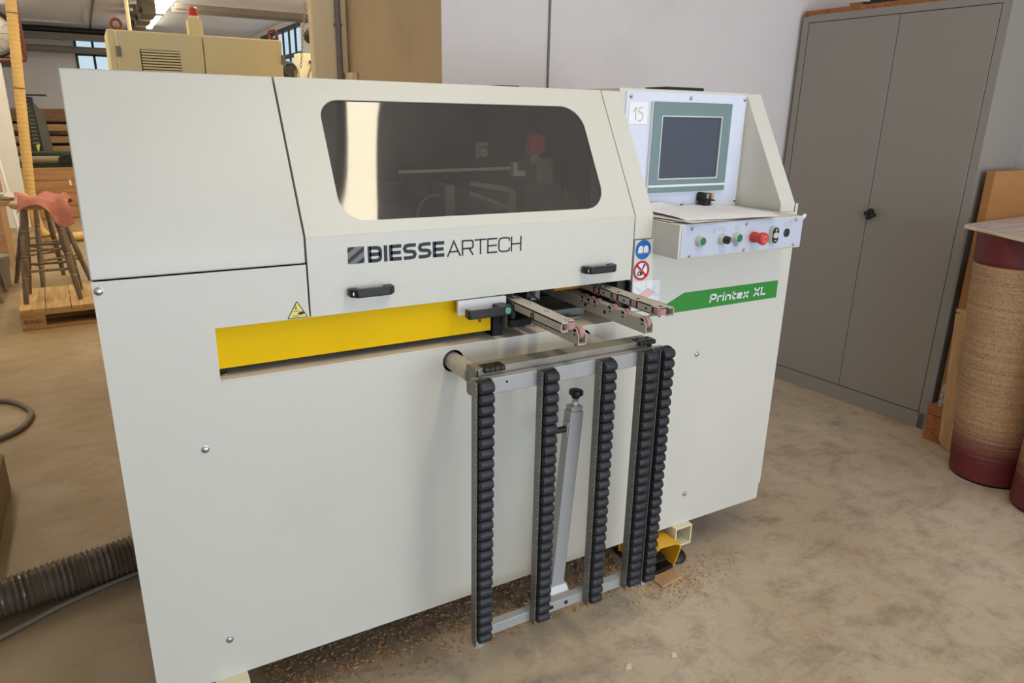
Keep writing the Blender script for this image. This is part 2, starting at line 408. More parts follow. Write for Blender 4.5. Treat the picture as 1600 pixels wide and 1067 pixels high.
def ribbon(mb, pts, t, fn, closed=False):
    """flat mitred stroke of thickness t along 2D pts, mapped with fn(u,v)"""
    P = [Vector(p) for p in pts]; N = len(P); L = []; R = []
    for i in range(N):
        if closed: a, b = P[i - 1], P[(i + 1) % N]
        else: a, b = P[max(i - 1, 0)], P[min(i + 1, N - 1)]
        d1 = (P[i] - a).normalized() if (P[i] - a).length > 1e-9 else None
        d2 = (b - P[i]).normalized() if (b - P[i]).length > 1e-9 else None
        d1 = d1 or d2; d2 = d2 or d1
        n1 = Vector((-d1.y, d1.x)); n2 = Vector((-d2.y, d2.x)); m = (n1 + n2)
        m = m.normalized() if m.length > 1e-6 else n1
        k = t / 2 / max(0.35, m.dot(n1))
        L.append(P[i] + m * k); R.append(P[i] - m * k)
    vs = [fn(p.x, p.y) for p in L] + [fn(p.x, p.y) for p in R]
    rng = range(N if closed else N - 1)
    mb.add(vs, [[i, (i + 1) % N, (i + 1) % N + N, i + N] for i in rng])

def rc(pts, c, closed=False):
    """cut the corners of a polyline"""
    out = []; N = len(pts)
    for i in range(N):
        if not closed and i in (0, N - 1): out.append(pts[i]); continue
        p = Vector(pts[i]); a = Vector(pts[i - 1]); b = Vector(pts[(i + 1) % N])
        ca = min(c, (a - p).length * .45); cb = min(c, (b - p).length * .45)
        q0 = p + (a - p).normalized() * ca; q1 = p + (b - p).normalized() * cb
        out += [tuple(q0), tuple((q0 + q1) / 2 * 0.5 + p * 0.5), tuple(q1)]
    return out

def glyph(ch, w, th):
    t = th / 2; x = .72
    c = th * .9 + .06
    G = {
        'B': ([rc([(t, t), (w - t, t), (w - t, .5), (w - t, 1 - t), (t, 1 - t)], c)], [[(t, 0), (t, 1)], [(t, .5), (w - t, .5)]]),
        'I': ([], [[(w / 2, 0), (w / 2, 1)]]),
        'E': ([], [[(t, 0), (t, 1)], [(t, t), (w, t)], [(t, .5), (w * .94, .5)], [(t, 1 - t), (w, 1 - t)]]),
        'S': ([rc([(w - t * .4, 1 - t), (t, 1 - t), (t, .5), (w - t, .5), (w - t, t), (t * .4, t)], c)], []),
        'A': ([], [[(t, 0), (w / 2, 1 - t * .6), (w - t, 0)], [(w * .2, .31), (w * .8, .31)]]),
        'R': ([rc([(t, 1 - t), (w - t, 1 - t), (w - t, .44), (t, .44)], c)], [[(t, 0), (t, 1)], [(w * .62, .44), (w - t, 0)]]),
        'T': ([], [[(w / 2, 0), (w / 2, 1)], [(0, 1 - t), (w, 1 - t)]]),
        'C': ([rc([(w - t, .72), (w - t, 1 - t), (t, 1 - t), (t, t), (w - t, t), (w - t, .28)], c * 1.6)], []),
        'H': ([], [[(t, 0), (t, 1)], [(w - t, 0), (w - t, 1)], [(t, .5), (w - t, .5)]]),
        'P': ([rc([(t, 1 - t), (w - t, 1 - t), (w - t, .40), (t, .40)], c)], [[(t, 0), (t, 1)]]),
        'r': ([], [[(t, 0), (t, x)], [(t, x - t), (w, x - t)]]),
        'i': ([], [[(w / 2, 0), (w / 2, x)], [(w / 2, .84), (w / 2, 1)]]),
        'n': ([rc([(t, x - t), (w - t, x - t), (w - t, 0)], c)], [[(t, 0), (t, x)]]),
        't': ([rc([(t * 1.6, .94), (t * 1.6, t), (w, t)], c)], [[(0, x - t), (w, x - t)]]),
        'e': ([rc([(t, .37), (w - t, .37), (w - t, x - t), (t, x - t), (t, t), (w - t * .5, t)], c * .8)], []),
        'x': ([], [[(t * .8, 0), (w - t * .8, x)], [(t * .8, x), (w - t * .8, 0)]]),
        'X': ([], [[(t, 0), (w - t, 1)], [(t, 1), (w - t, 0)]]),
        'L': ([], [[(t, 0), (t, 1)], [(t, t), (w, t)]]),
        'K': ([], [[(t, 0), (t, 1)], [(t, .42), (w - t, 1)], [(w * .4, .55), (w - t, 0)]]),
        'F': ([], [[(t, 0), (t, 1)], [(t, .5), (w * .9, .5)], [(t, 1 - t), (w, 1 - t)]]),
    }
    a, b = G[ch]
    return a + b

def write(mb, txt, x0, z0, h, th, widths, gap, fn):
    x = x0
    for ch in txt:
        if ch == ' ': x += h * widths.get(' ', .4); continue
        w = widths.get(ch, widths['*'])
        for st in glyph(ch, w, th):
            ribbon(mb, [(x + u * h, z0 + v * h) for u, v in st], th * h, fn)
        x += (w + gap) * h
    return x

# ------------------------------------------------------------------ the room
Hc = 2.95
structure('floor', MB().box(-3.2, 4.03, -6.0, 2.7, -0.08, 0.0).box(-3.2, 3.5, 2.7, 16.2, -0.08, 0.0), FLOOR)
structure('ceiling', MB().box(-3.2, 4.03, -6.0, 2.7, Hc, Hc + 0.1).box(-3.2, 3.5, 2.7, 16.2, Hc, Hc + 0.1), CEIL)
structure('wall_left', MB().box(-3.3, -3.2, -6.0, 16.2, 0, Hc), FARWALL)
structure('wall_right', MB().box(3.93, 4.03, -6.0, 2.7, 0, Hc), WALL)

# partition block behind the machine: white front, tan end with its shade painted in
mb = MB(); mb.box(1.296, 3.93, 1.25, 1.29, 0, Hc); structure('wall_partition', mb, WALL)
structure('wall_partition_end', MB().box(1.294, 1.40, 1.252, 2.70, 0, Hc), WALLSHADE)
structure('wall_partition_rear', MB().box(1.40, 3.93, 2.62, 2.70, 0, Hc), FARWALL)
structure('trim_1', MB().box(1.790, 1.797, 1.240, 1.25, 0, Hc), GREYPIPE)
mb = MB(); mb.box(1.108, 1.2935, 2.45, 2.52, 0, Hc)
structure('pillar', mb, COLUMNM, bevel=0.008)
mb = MB(); mb.box(1.262, 1.290, 2.30, 2.449, 1.585, 1.64)
structure('trim_2', mb, COLUMNM)

# far wall with a window opening at its right, hall's right wall with a window
fx0, fx1, fz0, fz1 = 0.03, 1.25, 1.75, 2.86
mb = MB(); Y = 16.0
mb.box(-3.2, fx0, Y, Y + .2, 0, Hc); mb.box(fx1, 3.3, Y, Y + .2, 0, Hc); mb.box(fx0, fx1, Y, Y + .2, 0, fz0); mb.box(fx0, fx1, Y, Y + .2, fz1, Hc)
structure('wall_far', mb, FARWALL)
w = structure('window_1', MB().box(fx0, fx1, Y - .02, Y + .06, fz0, fz0 + .05), WINFRAME)
for i in range(5):
    x = fx0 + i * (fx1 - fx0) / 4
    obj('mullion', MB().box(x - .022, x + .022, Y - .02, Y + .05, fz0, fz1), WINFRAME, w)
for z in (2.12, 2.455, 2.73, 2.85):
    obj('glazing_bar', MB().box(fx0, fx1, Y - .02, Y + .05, z - .022, z + .022), WINFRAME, w)
for i in range(4):
    for z0, z1 in ((1.80, 2.10), (2.14, 2.44), (2.475, 2.71), (2.75, 2.83)):
        x = fx0 + i * (fx1 - fx0) / 4
        obj('pane', MB().box(x + .022, x + .283, Y + .02, Y + .026, z0, z1), GLASS, w)
XR = 3.3
wy0, wy1, wz0, wz1 = 11.28, 14.4, 1.6, 2.86
mb = MB()
mb.box(XR, XR + .2, 2.7, wy0, 0, Hc); mb.box(XR, XR + .2, wy1, 16.2, 0, Hc); mb.box(XR, XR + .2, wy0, wy1, 0, wz0); mb.box(XR, XR + .2, wy0, wy1, wz1, Hc)
structure('wall_hall_right', mb, FARWALL)
w = structure('window_2', MB().box(XR - .02, XR + .06, wy0, wy1, wz0, wz0 + .06), WINFRAME)
NB = 7
for i in range(NB + 1):
    y = wy0 + i * (wy1 - wy0) / NB
    obj('mullion', MB().box(XR + .005, XR + .03, y - .030, y + .030, wz0, wz1), WINFRAME, w)
for z in (2.38, 2.83):
    obj('glazing_bar', MB().box(XR - .02, XR + .05, wy0, wy1, z - .03, z + .03), WINFRAME, w)
for i in range(NB):
    y = wy0 + i * (wy1 - wy0) / NB
    for z0, z1 in ((1.66, 2.35), (2.41, 2.80)):
        obj('pane', MB().box(XR + .02, XR + .026, y + .031, y + .415, z0, z1), GLASS, w)

# ceiling rails and the pipes along the far wall
for y in (10.05, 10.5):
    structure('trim_3' if y < 10.2 else 'trim_4', MB().box(1.3, 3.3, y - .035, y + .035, 2.76, 2.83), GREYPIPE)
mb = MB(); mb.box(-1.6, 0.2, 14.9, 14.96, Hc - .03, Hc); mb.box(.22, .26, 11.0, 14.96, Hc - .03, Hc)
structure('trim_5', mb, FARWALL)
solo('ceiling_cable', MB().tube([(.36, 9.5, Hc - .02), (.34, 13, Hc - .02), (.33, 15.9, Hc - .03)], .012, 6), DARKSTEEL, 'thin dark cable running along the hall ceiling to the far window', 'cable', (.34, 13, Hc - .02))
solo('dark_pipe', MB().tube([(-2.4, 15.6, 2.86), (1.1, 15.6, 2.86)], .055, 10), DARKSTEEL, 'dark brown pipe just under the ceiling across the far wall', 'pipe', (-.6, 15.6, 2.86), group=None)
solo('duct_beam', MB().box(-2.4, 1.1, 15.55, 15.68, 2.68, 2.80), GREYPIPE, 'flat grey steel duct across the top of the far window', 'duct', (-.6, 15.6, 2.68))
mb = MB(); mb.tube([(-2.4, 15.6, 2.51), (1.1, 15.6, 2.51)], .065, 12); mb.tube([(-.3, 15.6, 2.51), (-.28, 15.6, 2.51)], .075, 12)
solo('round_duct', mb, GREYPIPE, 'round grey pipe crossing the middle of the far window', 'pipe', (-.6, 15.6, 2.51))

# luminaire rows
def luminaire(x, y0, y1, label):
    t = thing('ceiling_luminaire', label, 'lamp', (x, (y0 + y1) / 2, 2.9), group='fluorescent luminaires in rows under the hall ceiling')
    mb = MB(); mb.prism([(x - .115, 2.95), (x + .115, 2.95), (x + .12, 2.905), (x - .12, 2.905)], 'y', y0, y1)
    obj('housing', mb, PAINT_LIGHT, t, bevel=.006)
    mb = MB(); mb.prism([(x - .11, 2.904), (x + .11, 2.904), (x + .095, 2.872), (x - .095, 2.872)], 'y', y0 + .03, y1 - .03)
    obj('diffuser', mb, LAMPM, t, bevel=.008)
    for y in (y0 + .02, y1 - .02):
        obj('end_cap', MB().box(x - .115, x + .115, y - .02, y + .02, 2.872, 2.95), PAINT_LIGHT, t)
for x, y0, y1, lb in (
        (1.215, 12.1, 14.4, 'lit white fluorescent luminaire on the hall ceiling, the farther of the two in view'),
        (1.215, 9.6, 11.85, 'lit white fluorescent luminaire on the hall ceiling, the nearer one cut by the top edge'),
        (1.215, 6.6, 8.8, 'lit fluorescent luminaire above the photo, between control cabinet and yellow hose'),
        (1.215, 3.6, 5.8, 'lit fluorescent luminaire above the photo, just past the beige control cabinet'),
        (1.170, -1.98, -.42, 'lit fluorescent luminaire overhead, mirrored in the smoked guard window'),
        (-1.10, 2.3, 4.5, 'unseen luminaire added to brighten the hall, over the pallet, in the left row'),  # left row, added as fill light for the hall
        (-1.10, 5.1, 7.3, 'unseen luminaire added to brighten the hall, over the stools, in the left row'),
        (-1.10, 7.9, 10.1, 'unseen luminaire added to brighten the hall, over the pine bin, in the left row'),
        (-1.10, 10.7, 12.9, 'unseen luminaire added to brighten the hall, over the board stack, in the left row'),
        (2.40, 3.2, 5.4, 'unseen luminaire added to brighten the hall behind the pillar, nearest of the right row'),  # right row, added to lift the hall's brightness
        (2.40, 6.0, 8.2, 'unseen luminaire added to brighten the hall behind the pillar, farther of the right row'),
        ):
    luminaire(x, y0, y1, lb)

# ------------------------------------------------------------------ THE MACHINE
Z0, Z1, ZB, ZF, ZO, YT, ZT, W = .1408, 1.1264, .8902, 1.1844, 1.0071, .1893, 1.5120, 1.952
TL = math.hypot(YT, ZT - ZF)
TU = Vector((0, YT / TL, (ZT - ZF) / TL)); TN = Vector((0, -(ZT - ZF) / TL, YT / TL))
def fp(y0=0.0):            # a plane facing the viewer at depth y0
    return lambda u, v, w=0.0: Vector((u, y0 - w, v))
def tp(off=0.0):           # the sloping plane of the cover
    return lambda u, v, w=0.0: Vector((u, 0, ZF)) + TU * v + TN * (w + off)

M = thing('woodworking_machine', 'big light grey woodworking machine with smoked guard window, yellow slot and green stripe', 'machine', (.976, .5, 0))

loops = [[(0, Z0), (W, Z0), (W, 1.165), (1.368, 1.165), (1.368, ZB + .02), (1.307, ZB + .02), (1.307, ZB), (.2071, ZB), (.2071, ZO), (.4025, ZO), (.4025, Z1 - .0015), (0, Z1 - .0015)],
         circ(.751, .8512, .0288), circ(1.145, .8520, .0288)]
obj('front_panel', plate_mb(loops, .003, fp(0.0)), PAINT, M, smooth=False)
mb = MB(); mb.box(0, .003, .004, 1.0, Z0, Z1 - .0015)
obj('side_panel', mb, PAINT, M)
mb = MB(); mb.box(W - .003, W + .0125, .004, .018, .197, 1.19); mb.box(W - .003, W, .004, 1.0, Z0, 1.19)
obj('side_panel', mb, PAINT, M)
obj('back_panel', MB().box(0, W, .997, 1.0, Z0, ZT), PAINT, M)
for hx, hz in ((.751, .8512), (1.145, .852)):
    obj('hole_shade_sleeve', MB().cyl((hx, .004, hz), (hx, .10, hz), .0335, n=24, caps=False), BLACK, M)  # black sleeve added to paint the shade inside the hole
obj('bottom_tray', MB().box(.004, W - .004, .02, .996, Z0, Z0 + .02), DARKSTEEL, M)
# returned lips of the slot
mb = MB(); mb.box(.2045, .2071, .003, .03, ZB, ZO); mb.box(.2071, .4025, .003, .022, ZO, ZO + .003)
obj('slot_lip', mb, PAINT, M)
mb = MB(); mb.box(.2071, 1.3065, -.0005, .34, ZB - .004, ZB + .0006)
obj('slot_shelf', mb, DUSTY, M, bevel=.0015)
obj('panel_screw', MB().cyl((.2207, .036, ZB), (.2207, .036, ZB + .005), .006, n=8), STEEL, M)

obj('slot_lip', MB().box(.2075, 1.3060, -.0012, .0030, ZB - .0012, ZB + .0012), PAINT_LIGHT, M, bevel=.001)
# left fixed cover
prof = [(0, Z1 + .0015), (0, ZF), (YT, ZT), (.96, ZT), (.96, Z1 + .0015)]
mb = MB(); mb.prism(prof, 'x', 0, .4025)
obj('left_cover', mb, PAINT, M, bevel=.003)

# hinged front guard with its window
hx0, hx1 = .4065, 1.3000
guard = MB()
sub = plate_mb([rrect(hx0, hx1, ZO, ZF, .002, 2)], .003, fp(0.0)); guard.add(sub.v, sub.f)
win = rrect(.493, 1.2145, .030, .326, .060, 10)
win = []
for cx, cy, r, a0 in ((1.2145 - .066, .030 + .062, .064, -PI / 2), (1.2145 - .066, .326 - .064, .064, 0), (.493 + .048, .326 - .048, .048, PI / 2), (.493 + .058, .030 + .058, .058, PI)):
    win += [(cx + r * math.cos(a0 + PI / 2 * i / 10), cy + r * math.sin(a0 + PI / 2 * i / 10)) for i in range(11)]
sub = plate_mb([[(hx0, -.001), (hx1, -.001), (hx1, TL), (hx0, TL)], win], .003, tp(0.0)); guard.add(sub.v, sub.f)
guard.box(hx0, hx1, YT, YT + .02, ZT - .003, ZT)
for x in (hx0, hx1 - .003):
    guard.prism([(.003, ZO), (.003, ZF), (YT + .002, ZT - .003), (YT + .02, ZT - .003), (.03, ZF - .01), (.03, ZO)], 'x', x, x + .003)
G = obj('front_guard', guard, PAINT_TEX, M, smooth=False)
obj('guard_pane', plate_mb([rrect(.478, 1.2295, .016, .340, .07, 8)], .004, tp(-.0035)), PANE, G, smooth=False)
mb = MB()
ring = [( (u - .854) * 1.004 + .854, (v - .178) * 1.01 + .178) for u, v in win]
ribbon(mb, ring, .003, lambda u, v: tp(-.0022)(u, v), closed=True)
obj('pane_seal', mb, BLACK, G, smooth=False)
# grips
def grip(xc, zc, L):
    mb = MB(); h = L / 2
    path = [(xc - h, -.002), (xc - h, -.020), (xc - h + .014, -.034), (xc + h - .014, -.034), (xc + h, -.020), (xc + h, -.002)]
    inner = [(xc + h - .022, -.002), (xc + h - .022, -.014), (xc + h - .026, -.018), (xc - h + .026, -.018), (xc - h + .022, -.014), (xc - h + .022, -.002)]
    mb.prism(path + inner, 'z', zc - .0092, zc + .0092)
    g = obj('guard_grip', mb, BLACKP, G, bevel=.003)
    for x in (xc - h + .010, xc + h - .010):
        obj('grip_screw', MB().cyl((x, -.0205, zc), (x, -.0245 - (0.003 if x < xc else 0), zc), .0055, n=12), STEEL, G)
grip(.5425, 1.0555, .105); grip(1.180, 1.0510, .105)
# lettering on the guard
mb = MB(); f = lambda u, v: Vector((u, -.0006, v))
wid = {'B': .90, 'I': .26, 'E': .80, 'S': .90, '*': .9}
write(mb, 'BIESSE', .5415, 1.1172, .0372, .220, wid, .098, f)
obj('lettering', mb, INK, G, smooth=False)
mb = MB()
wid = {'A': 1.0, 'R': .86, 'T': .86, 'E': .76, 'C': .90, 'H': .82, '*': .9}
write(mb, 'ARTECH', .7355, 1.1155, .0375, .104, wid, .058, f)
obj('lettering', mb, INK, G, smooth=False)
# striped square emblem
def stripes(k0, dark):
    mb = MB(); ex, ez, s = .4955, 1.1180, .0378
    for k in range(-4, 6):
        if (k % 2 == 0) != dark: continue
        a = k * s / 3.2
        P = [(0, a), (s, a + s * .72), (s, a + s * .72 + s / 3.4), (0, a + s / 3.4)]
        # clip to the square
        def clip(P, f):
            out = []
            for i in range(len(P)):
                p, q = P[i], P[(i + 1) % len(P)]
                fp_, fq = f(p), f(q)
                if fp_ >= 0: out.append(p)
                if fp_ * fq < 0:
                    t = fp_ / (fp_ - fq); out.append((p[0] + (q[0] - p[0]) * t, p[1] + (q[1] - p[1]) * t))
            return out
        P = clip(clip(P, lambda p: p[1]), lambda p: s - p[1])
        if len(P) >= 3: mb.add([f(ex + u, ez + v) for u, v in P], [list(range(len(P)))])
    return mb
obj('emblem', stripes(0, True), INK, G, smooth=False)
obj('emblem', stripes(0, False), INKGREY, G, smooth=False)

# narrow column between guard and console
mb = MB(); mb.prism([(0, 1.119), (0, ZF), (YT, ZT), (.60, ZT), (.60, 1.119)], 'x', 1.3035, 1.3665)
obj('column_cover', mb, PAINT, M, bevel=.002)
mb = MB(); mb.box(1.3065, 1.3800, -.0022, .02, ZB + .022, 1.1165)
obj('column_panel', mb, PAINT, M, bevel=.0015)

# cheek at the right
mb = MB(); mb.prism([(0, 1.165), (0, 1.1915), (.190, 1.520), (.72, 1.520), (.72, 1.165)], 'x', 1.881, 1.945)
obj('cheek', mb, PAINT, M, bevel=.0025)
# console housing behind the plate + recess floor
mb = MB(); mb.box(1.3665, 1.881, .1865, .72, 1.165, 1.5215)
obj('console_housing', mb, PAINT, M, bevel=.002)
CP = obj('screen_plate', MB().box(1.390, 1.8735, .1825, .1868, 1.1690, 1.5140), PLATE_BLUE, M, bevel=.001)
for (x, z) in ((1.4061, 1.4990), (1.636, 1.4996), (1.866, 1.5010), (1.8685, 1.1861), (1.6363, 1.1828)):
    obj('plate_screw', MB().lathe([(.006, 0), (.006, .4), (.003, 1)], (x, .1825, z), (x, .1775, z), 10), STEEL, CP)
SB = obj('touch_screen', plate_mb([rrect(1.4850, 1.8040, 1.2215, 1.4870, .004, 3), rrect(1.5200, 1.7665, 1.2610, 1.4480, .002, 2)], .011, fp(.1715)), TEAL, M, smooth=False)
obj('screen_rim', plate_mb([rrect(1.4825, 1.8065, 1.2190, 1.4895, .005, 3), rrect(1.4850, 1.8040, 1.2215, 1.4870, .004, 3)], .010, fp(.1728)), PAINT_LIGHT, SB, smooth=False)
obj('screen_rim', plate_mb([rrect(1.5200, 1.7665, 1.2610, 1.4480, .002, 2), rrect(1.5228, 1.7637, 1.2640, 1.4450, .002, 2)], .004, fp(.1712)), PAINT_LIGHT, SB, smooth=False)
obj('display', MB().box(1.5228, 1.7637, .1760, .1800, 1.2640, 1.4450), SCREEN, SB)
obj('bezel_stripe', MB().box(1.4855, 1.8035, .1712, .1716, 1.2385, 1.2450), WHITEP, SB)
# connector plug under the screen
mb = MB(); mb.cyl((1.708, .182, 1.205), (1.711, .150, 1.203), .0140, n=16); mb.box(1.696, 1.722, .140, .172, 1.174, 1.203)
PL = obj('interface_plug', mb, DARKSTEEL, M, bevel=.002)
obj('plug_collar', MB().box(1.690, 1.732, .134, .176, 1.1935, 1.1975), BLACK, PL)
obj('plug_label', MB().box(1.7225, 1.7325, .142, .166, 1.198, 1.2165), CHIP, PL)
obj('plug_pin', MB().box(1.702, 1.709, .1400, .1440, 1.200, 1.2155), STEEL, PL)
obj('plug_pin', MB().box(1.716, 1.7225, .1370, .140, 1.176, 1.190), STEEL, PL)

# console box
CB = obj('control_box', MB().box(1.370, 1.860, -.105, .1865, 1.0755, 1.170), PAINT, M, bevel=.0025)
FPn = obj('button_plate', MB().box(1.3765, 1.856, -.1068, -.105, 1.080, 1.1665), PLATE_BTN, M, bevel=.0006)
FY = -.1068
for (x, z) in ((1.4115, 1.1575), (1.6173, 1.1596), (1.824, 1.1604), (1.4103, 1.084), (1.6172, 1.0856), (1.8255, 1.0866)):
    obj('plate_screw', MB().lathe([(.005, 0), (.005, .4), (.0025, 1)], (x, FY, z), (x, FY - .004, z), 10), STEEL, FPn)
def push_button(x, z):
    b = obj('push_button', MB().lathe([(.0155, 0), (.0155, .5), (.0135, 1), (.0115, 1), (.0115, .75)], (x, FY, z), (x, FY - .015, z), 24), COLLAR, M)
    obj('button_cap', MB().cyl((x, FY, z), (x, FY - .0125, z), .0116, n=24), GREEN, b)
push_button(1.4420, 1.1225); push_button(1.5810, 1.1225)
k = obj('key_switch', MB().lathe([(.0155, 0), (.0155, .5), (.0135, 1), (.011, 1), (.011, .8)], (1.527, FY, 1.1222), (1.527, FY - .014, 1.1222), 24), COLLAR, M)
obj('switch_barrel', MB().lathe([(.011, 0), (.011, .9), (.009, 1)], (1.527, FY - .008, 1.1222), (1.527, FY - .026, 1.1222), 18), BLACKP, k)
mb = MB(); mb.box(1.526, 1.528, FY - .046, FY - .024, 1.1190, 1.1250); mb.cyl((1.5258, FY - .050, 1.1190), (1.5282, FY - .050, 1.1190), .0090, n=16)
obj('key', mb, STEEL, k, label='steel key left in the switch')
e = obj('emergency_stop', MB().lathe([(.0155, 0), (.0155, .25), (.0140, .3), (.0140, .58), (.0175, .70), (.0180, .93), (.0150, 1)], (1.6500, FY, 1.1205), (1.6500, FY - .044, 1.1205), 26), RED, M, label='red emergency stop button')
mb = MB(); ribbon(mb, circ(1.6500, 1.1205, .0080, 24), .0012, lambda u, v: Vector((u, FY - .0443, v)), closed=True)
obj('stop_arrows', mb, PINK, e, smooth=False)
r_ = obj('rocker_switch', plate_mb([rrect(1.7135, 1.7435, 1.0960, 1.1475, .0149, 8)], .012, fp(FY - .012)), COLLAR, M, smooth=False)
obj('rocker_cap', plate_mb([rrect(1.7165, 1.7405, 1.0990, 1.1445, .0119, 8)], .004, fp(FY - .0145)), BLACKP, r_, smooth=False)
obj('rocker_lens', plate_mb([circ(1.7285, 1.1218, .0110, 20, .0085)], .003, fp(FY - .0158)), INTLIGHT, r_, smooth=False)
mb = MB(); f2 = lambda u, v: Vector((u, FY - .0150, v))
ribbon(mb, [(1.7235, 1.1370), (1.7335, 1.1370)], .0016, f2); ribbon(mb, [(1.7285, 1.1320), (1.7285, 1.1420)], .0016, f2); ribbon(mb, [(1.7235, 1.1065), (1.7335, 1.1065)], .0018, f2)
obj('rocker_print', mb, WHITEP, r_, smooth=False)
obj('hole_plug', MB().lathe([(.0125, 0), (.0125, .6), (.010, 1)], (1.7898, FY, 1.1238), (1.7898, FY - .003, 1.1238), 20), BLACKP, M)
# faint pictograms
mb = MB(); f3 = lambda u, v: Vector((u, FY - .0004, v))
ribbon(mb, [(1.487, 1.1420), (1.5000, 1.1420), (1.4935, 1.1530)], .0009, f3, closed=True)
ribbon(mb, [(1.4935, 1.145), (1.4935, 1.149)], .0009, f3)
ribbon(mb, [(1.508, 1.1490), (1.523, 1.1490), (1.523, 1.1560), (1.508, 1.1560)], .0009, f3, closed=True)
ribbon(mb, rc([(1.528, 1.1420), (1.537, 1.1420), (1.538, 1.1490), (1.533, 1.1540), (1.528, 1.1490)], .002, True), .0009, f3, closed=True)
ribbon(mb, circ(1.5835, 1.1490, .0075, 18), .0009, f3, closed=True); ribbon(mb, [(1.5835, 1.1450), (1.5835, 1.1530)], .0009, f3)
ribbon(mb, [(1.796, 1.1560), (1.820, 1.1640), (1.815, 1.1600), (1.800, 1.1540)], .0009, f3, closed=True)
ribbon(mb, circ(1.783, 1.1470, .0055, 14), .0009, f3, closed=True); ribbon(mb, circ(1.803, 1.1480, .0055, 14), .0009, f3, closed=True)
obj('pictogram', mb, PRINTLIGHT, FPn, smooth=False)
mb = MB(); mb.tube([(1.858, -.070, 1.1560), (1.886, -.070, 1.1545), (1.900, -.070, 1.1575), (1.909, -.070, 1.1660)], [.0062, .0062, .0060, .0055], 10)
obj('cloth_hook', mb, PAINT_LIGHT, M)
# green stripe and model name
mb = plate_mb([[(1.366, .8893), (1.9134, .8893), (1.9120, .9466), (1.508, .9474)]], .0004, fp(-.0004))
gs = obj('stripe', mb, GREENSTRIPE, M, smooth=False)
mb = MB(); fg = lambda u, v: Vector((u + (v - .9042) * .10, -.0010, v))
wid = {'P': 1.02, 'r': .66, 'i': .34, 'n': .90, 't': .66, 'e': .92, 'x': .92, 'X': 1.10, 'L': .84, ' ': .62, '*': .9}
write(mb, 'Printex XL', 1.6135, .9042, .0272, .215, wid, .125, fg)
obj('lettering', mb, WHITEP, gs, smooth=False)

# signs on the column
s1 = obj('manual_sign', plate_mb([circ(1.3360, 1.0890, .0278, 40)], .0005, fp(-.0024)), BLUE, M, smooth=False)
mb = MB(); fs = lambda u, v: Vector((u, -.0034, v))
for sg in (-1, 1):
    c = 1.3360
    mb.add([fs(c + sg * .0012, 1.0790), fs(c + sg * .0190, 1.0790), fs(c + sg * .0175, 1.0955), fs(c + sg * .0120, 1.1005), fs(c + sg * .0060, 1.1003), fs(c + sg * .0012, 1.0965)], [list(range(6))])
obj('book_symbol', mb, WHITEP, s1, smooth=False)
mb = MB(); ribbon(mb, [(1.318, 1.0805), (1.354, 1.0805)], .0012, lambda u, v: Vector((u, -.0037, v))); ribbon(mb, [(1.325, 1.088), (1.330, 1.095)], .001, lambda u, v: Vector((u, -.0037, v)))
obj('book_lines', mb, SIGNRED, s1, smooth=False)
s2 = obj('prohibition_sign', plate_mb([circ(1.3340, 1.0305, .0280, 40)], .0005, fp(-.0024)), WHITEP, M, smooth=False)
mb = MB(); fs2 = lambda u, v: Vector((u, -.0038, v))
mb.add([fs2(1.3350, 1.0320), fs2(1.3420, 1.0480), fs2(1.3480, 1.0480), fs2(1.3445, 1.0420), fs2(1.3390, 1.0320)], [list(range(5))])
ribbon(mb, circ(1.3270, 1.0220, .0052, 16), .0030, fs2, closed=True); ribbon(mb, [(1.331, 1.0260), (1.338, 1.0180)], .003, fs2); ribbon(mb, [(1.331, 1.0160), (1.3385, 1.0250)], .003, fs2)
obj('oil_can_symbol', mb, INK, s2, smooth=False)
mb = MB(); fs3 = lambda u, v: Vector((u, -.0046, v))
ribbon(mb, circ(1.3340, 1.0305, .0250, 40), .0062, fs3, closed=True); ribbon(mb, [(1.3160, 1.0470), (1.3520, 1.0140)], .0058, fs3)
obj('ban_ring', mb, SIGNRED, s2, smooth=False)
s3 = obj('axis_sticker', MB().box(1.3094, 1.4083, -.0030, -.0024, .9353, .9990), WHITEP, M)
mb = MB(); fs4 = lambda u, v: Vector((u, -.0034, v))
mb.add([fs4(1.331, .9585), fs4(1.352, .9440), fs4(1.392, .9600), fs4(1.3640, .9760)], [(0, 1, 2, 3)])
mb.add([fs4(1.331, .9585), fs4(1.352, .9440), fs4(1.352, .9365), fs4(1.331, .9500)], [(0, 1, 2, 3)])
obj('block_drawing', mb, PINK, s3, smooth=False)
mb = MB()
for a, b in (((1.318, .9850), (1.334, .9700)), ((1.355, .9780), (1.357, .9900)), ((1.380, .9700), (1.390, .9790)), ((1.393, .9560), (1.403, .9500)), ((1.331, .9585), (1.364, .9760)), ((1.364, .976), (1.392, .960))):
    ribbon(mb, [a, b], .0009, lambda u, v: Vector((u, -.0038, v)))
obj('axis_lines', mb, PRINTLIGHT, s3, smooth=False)
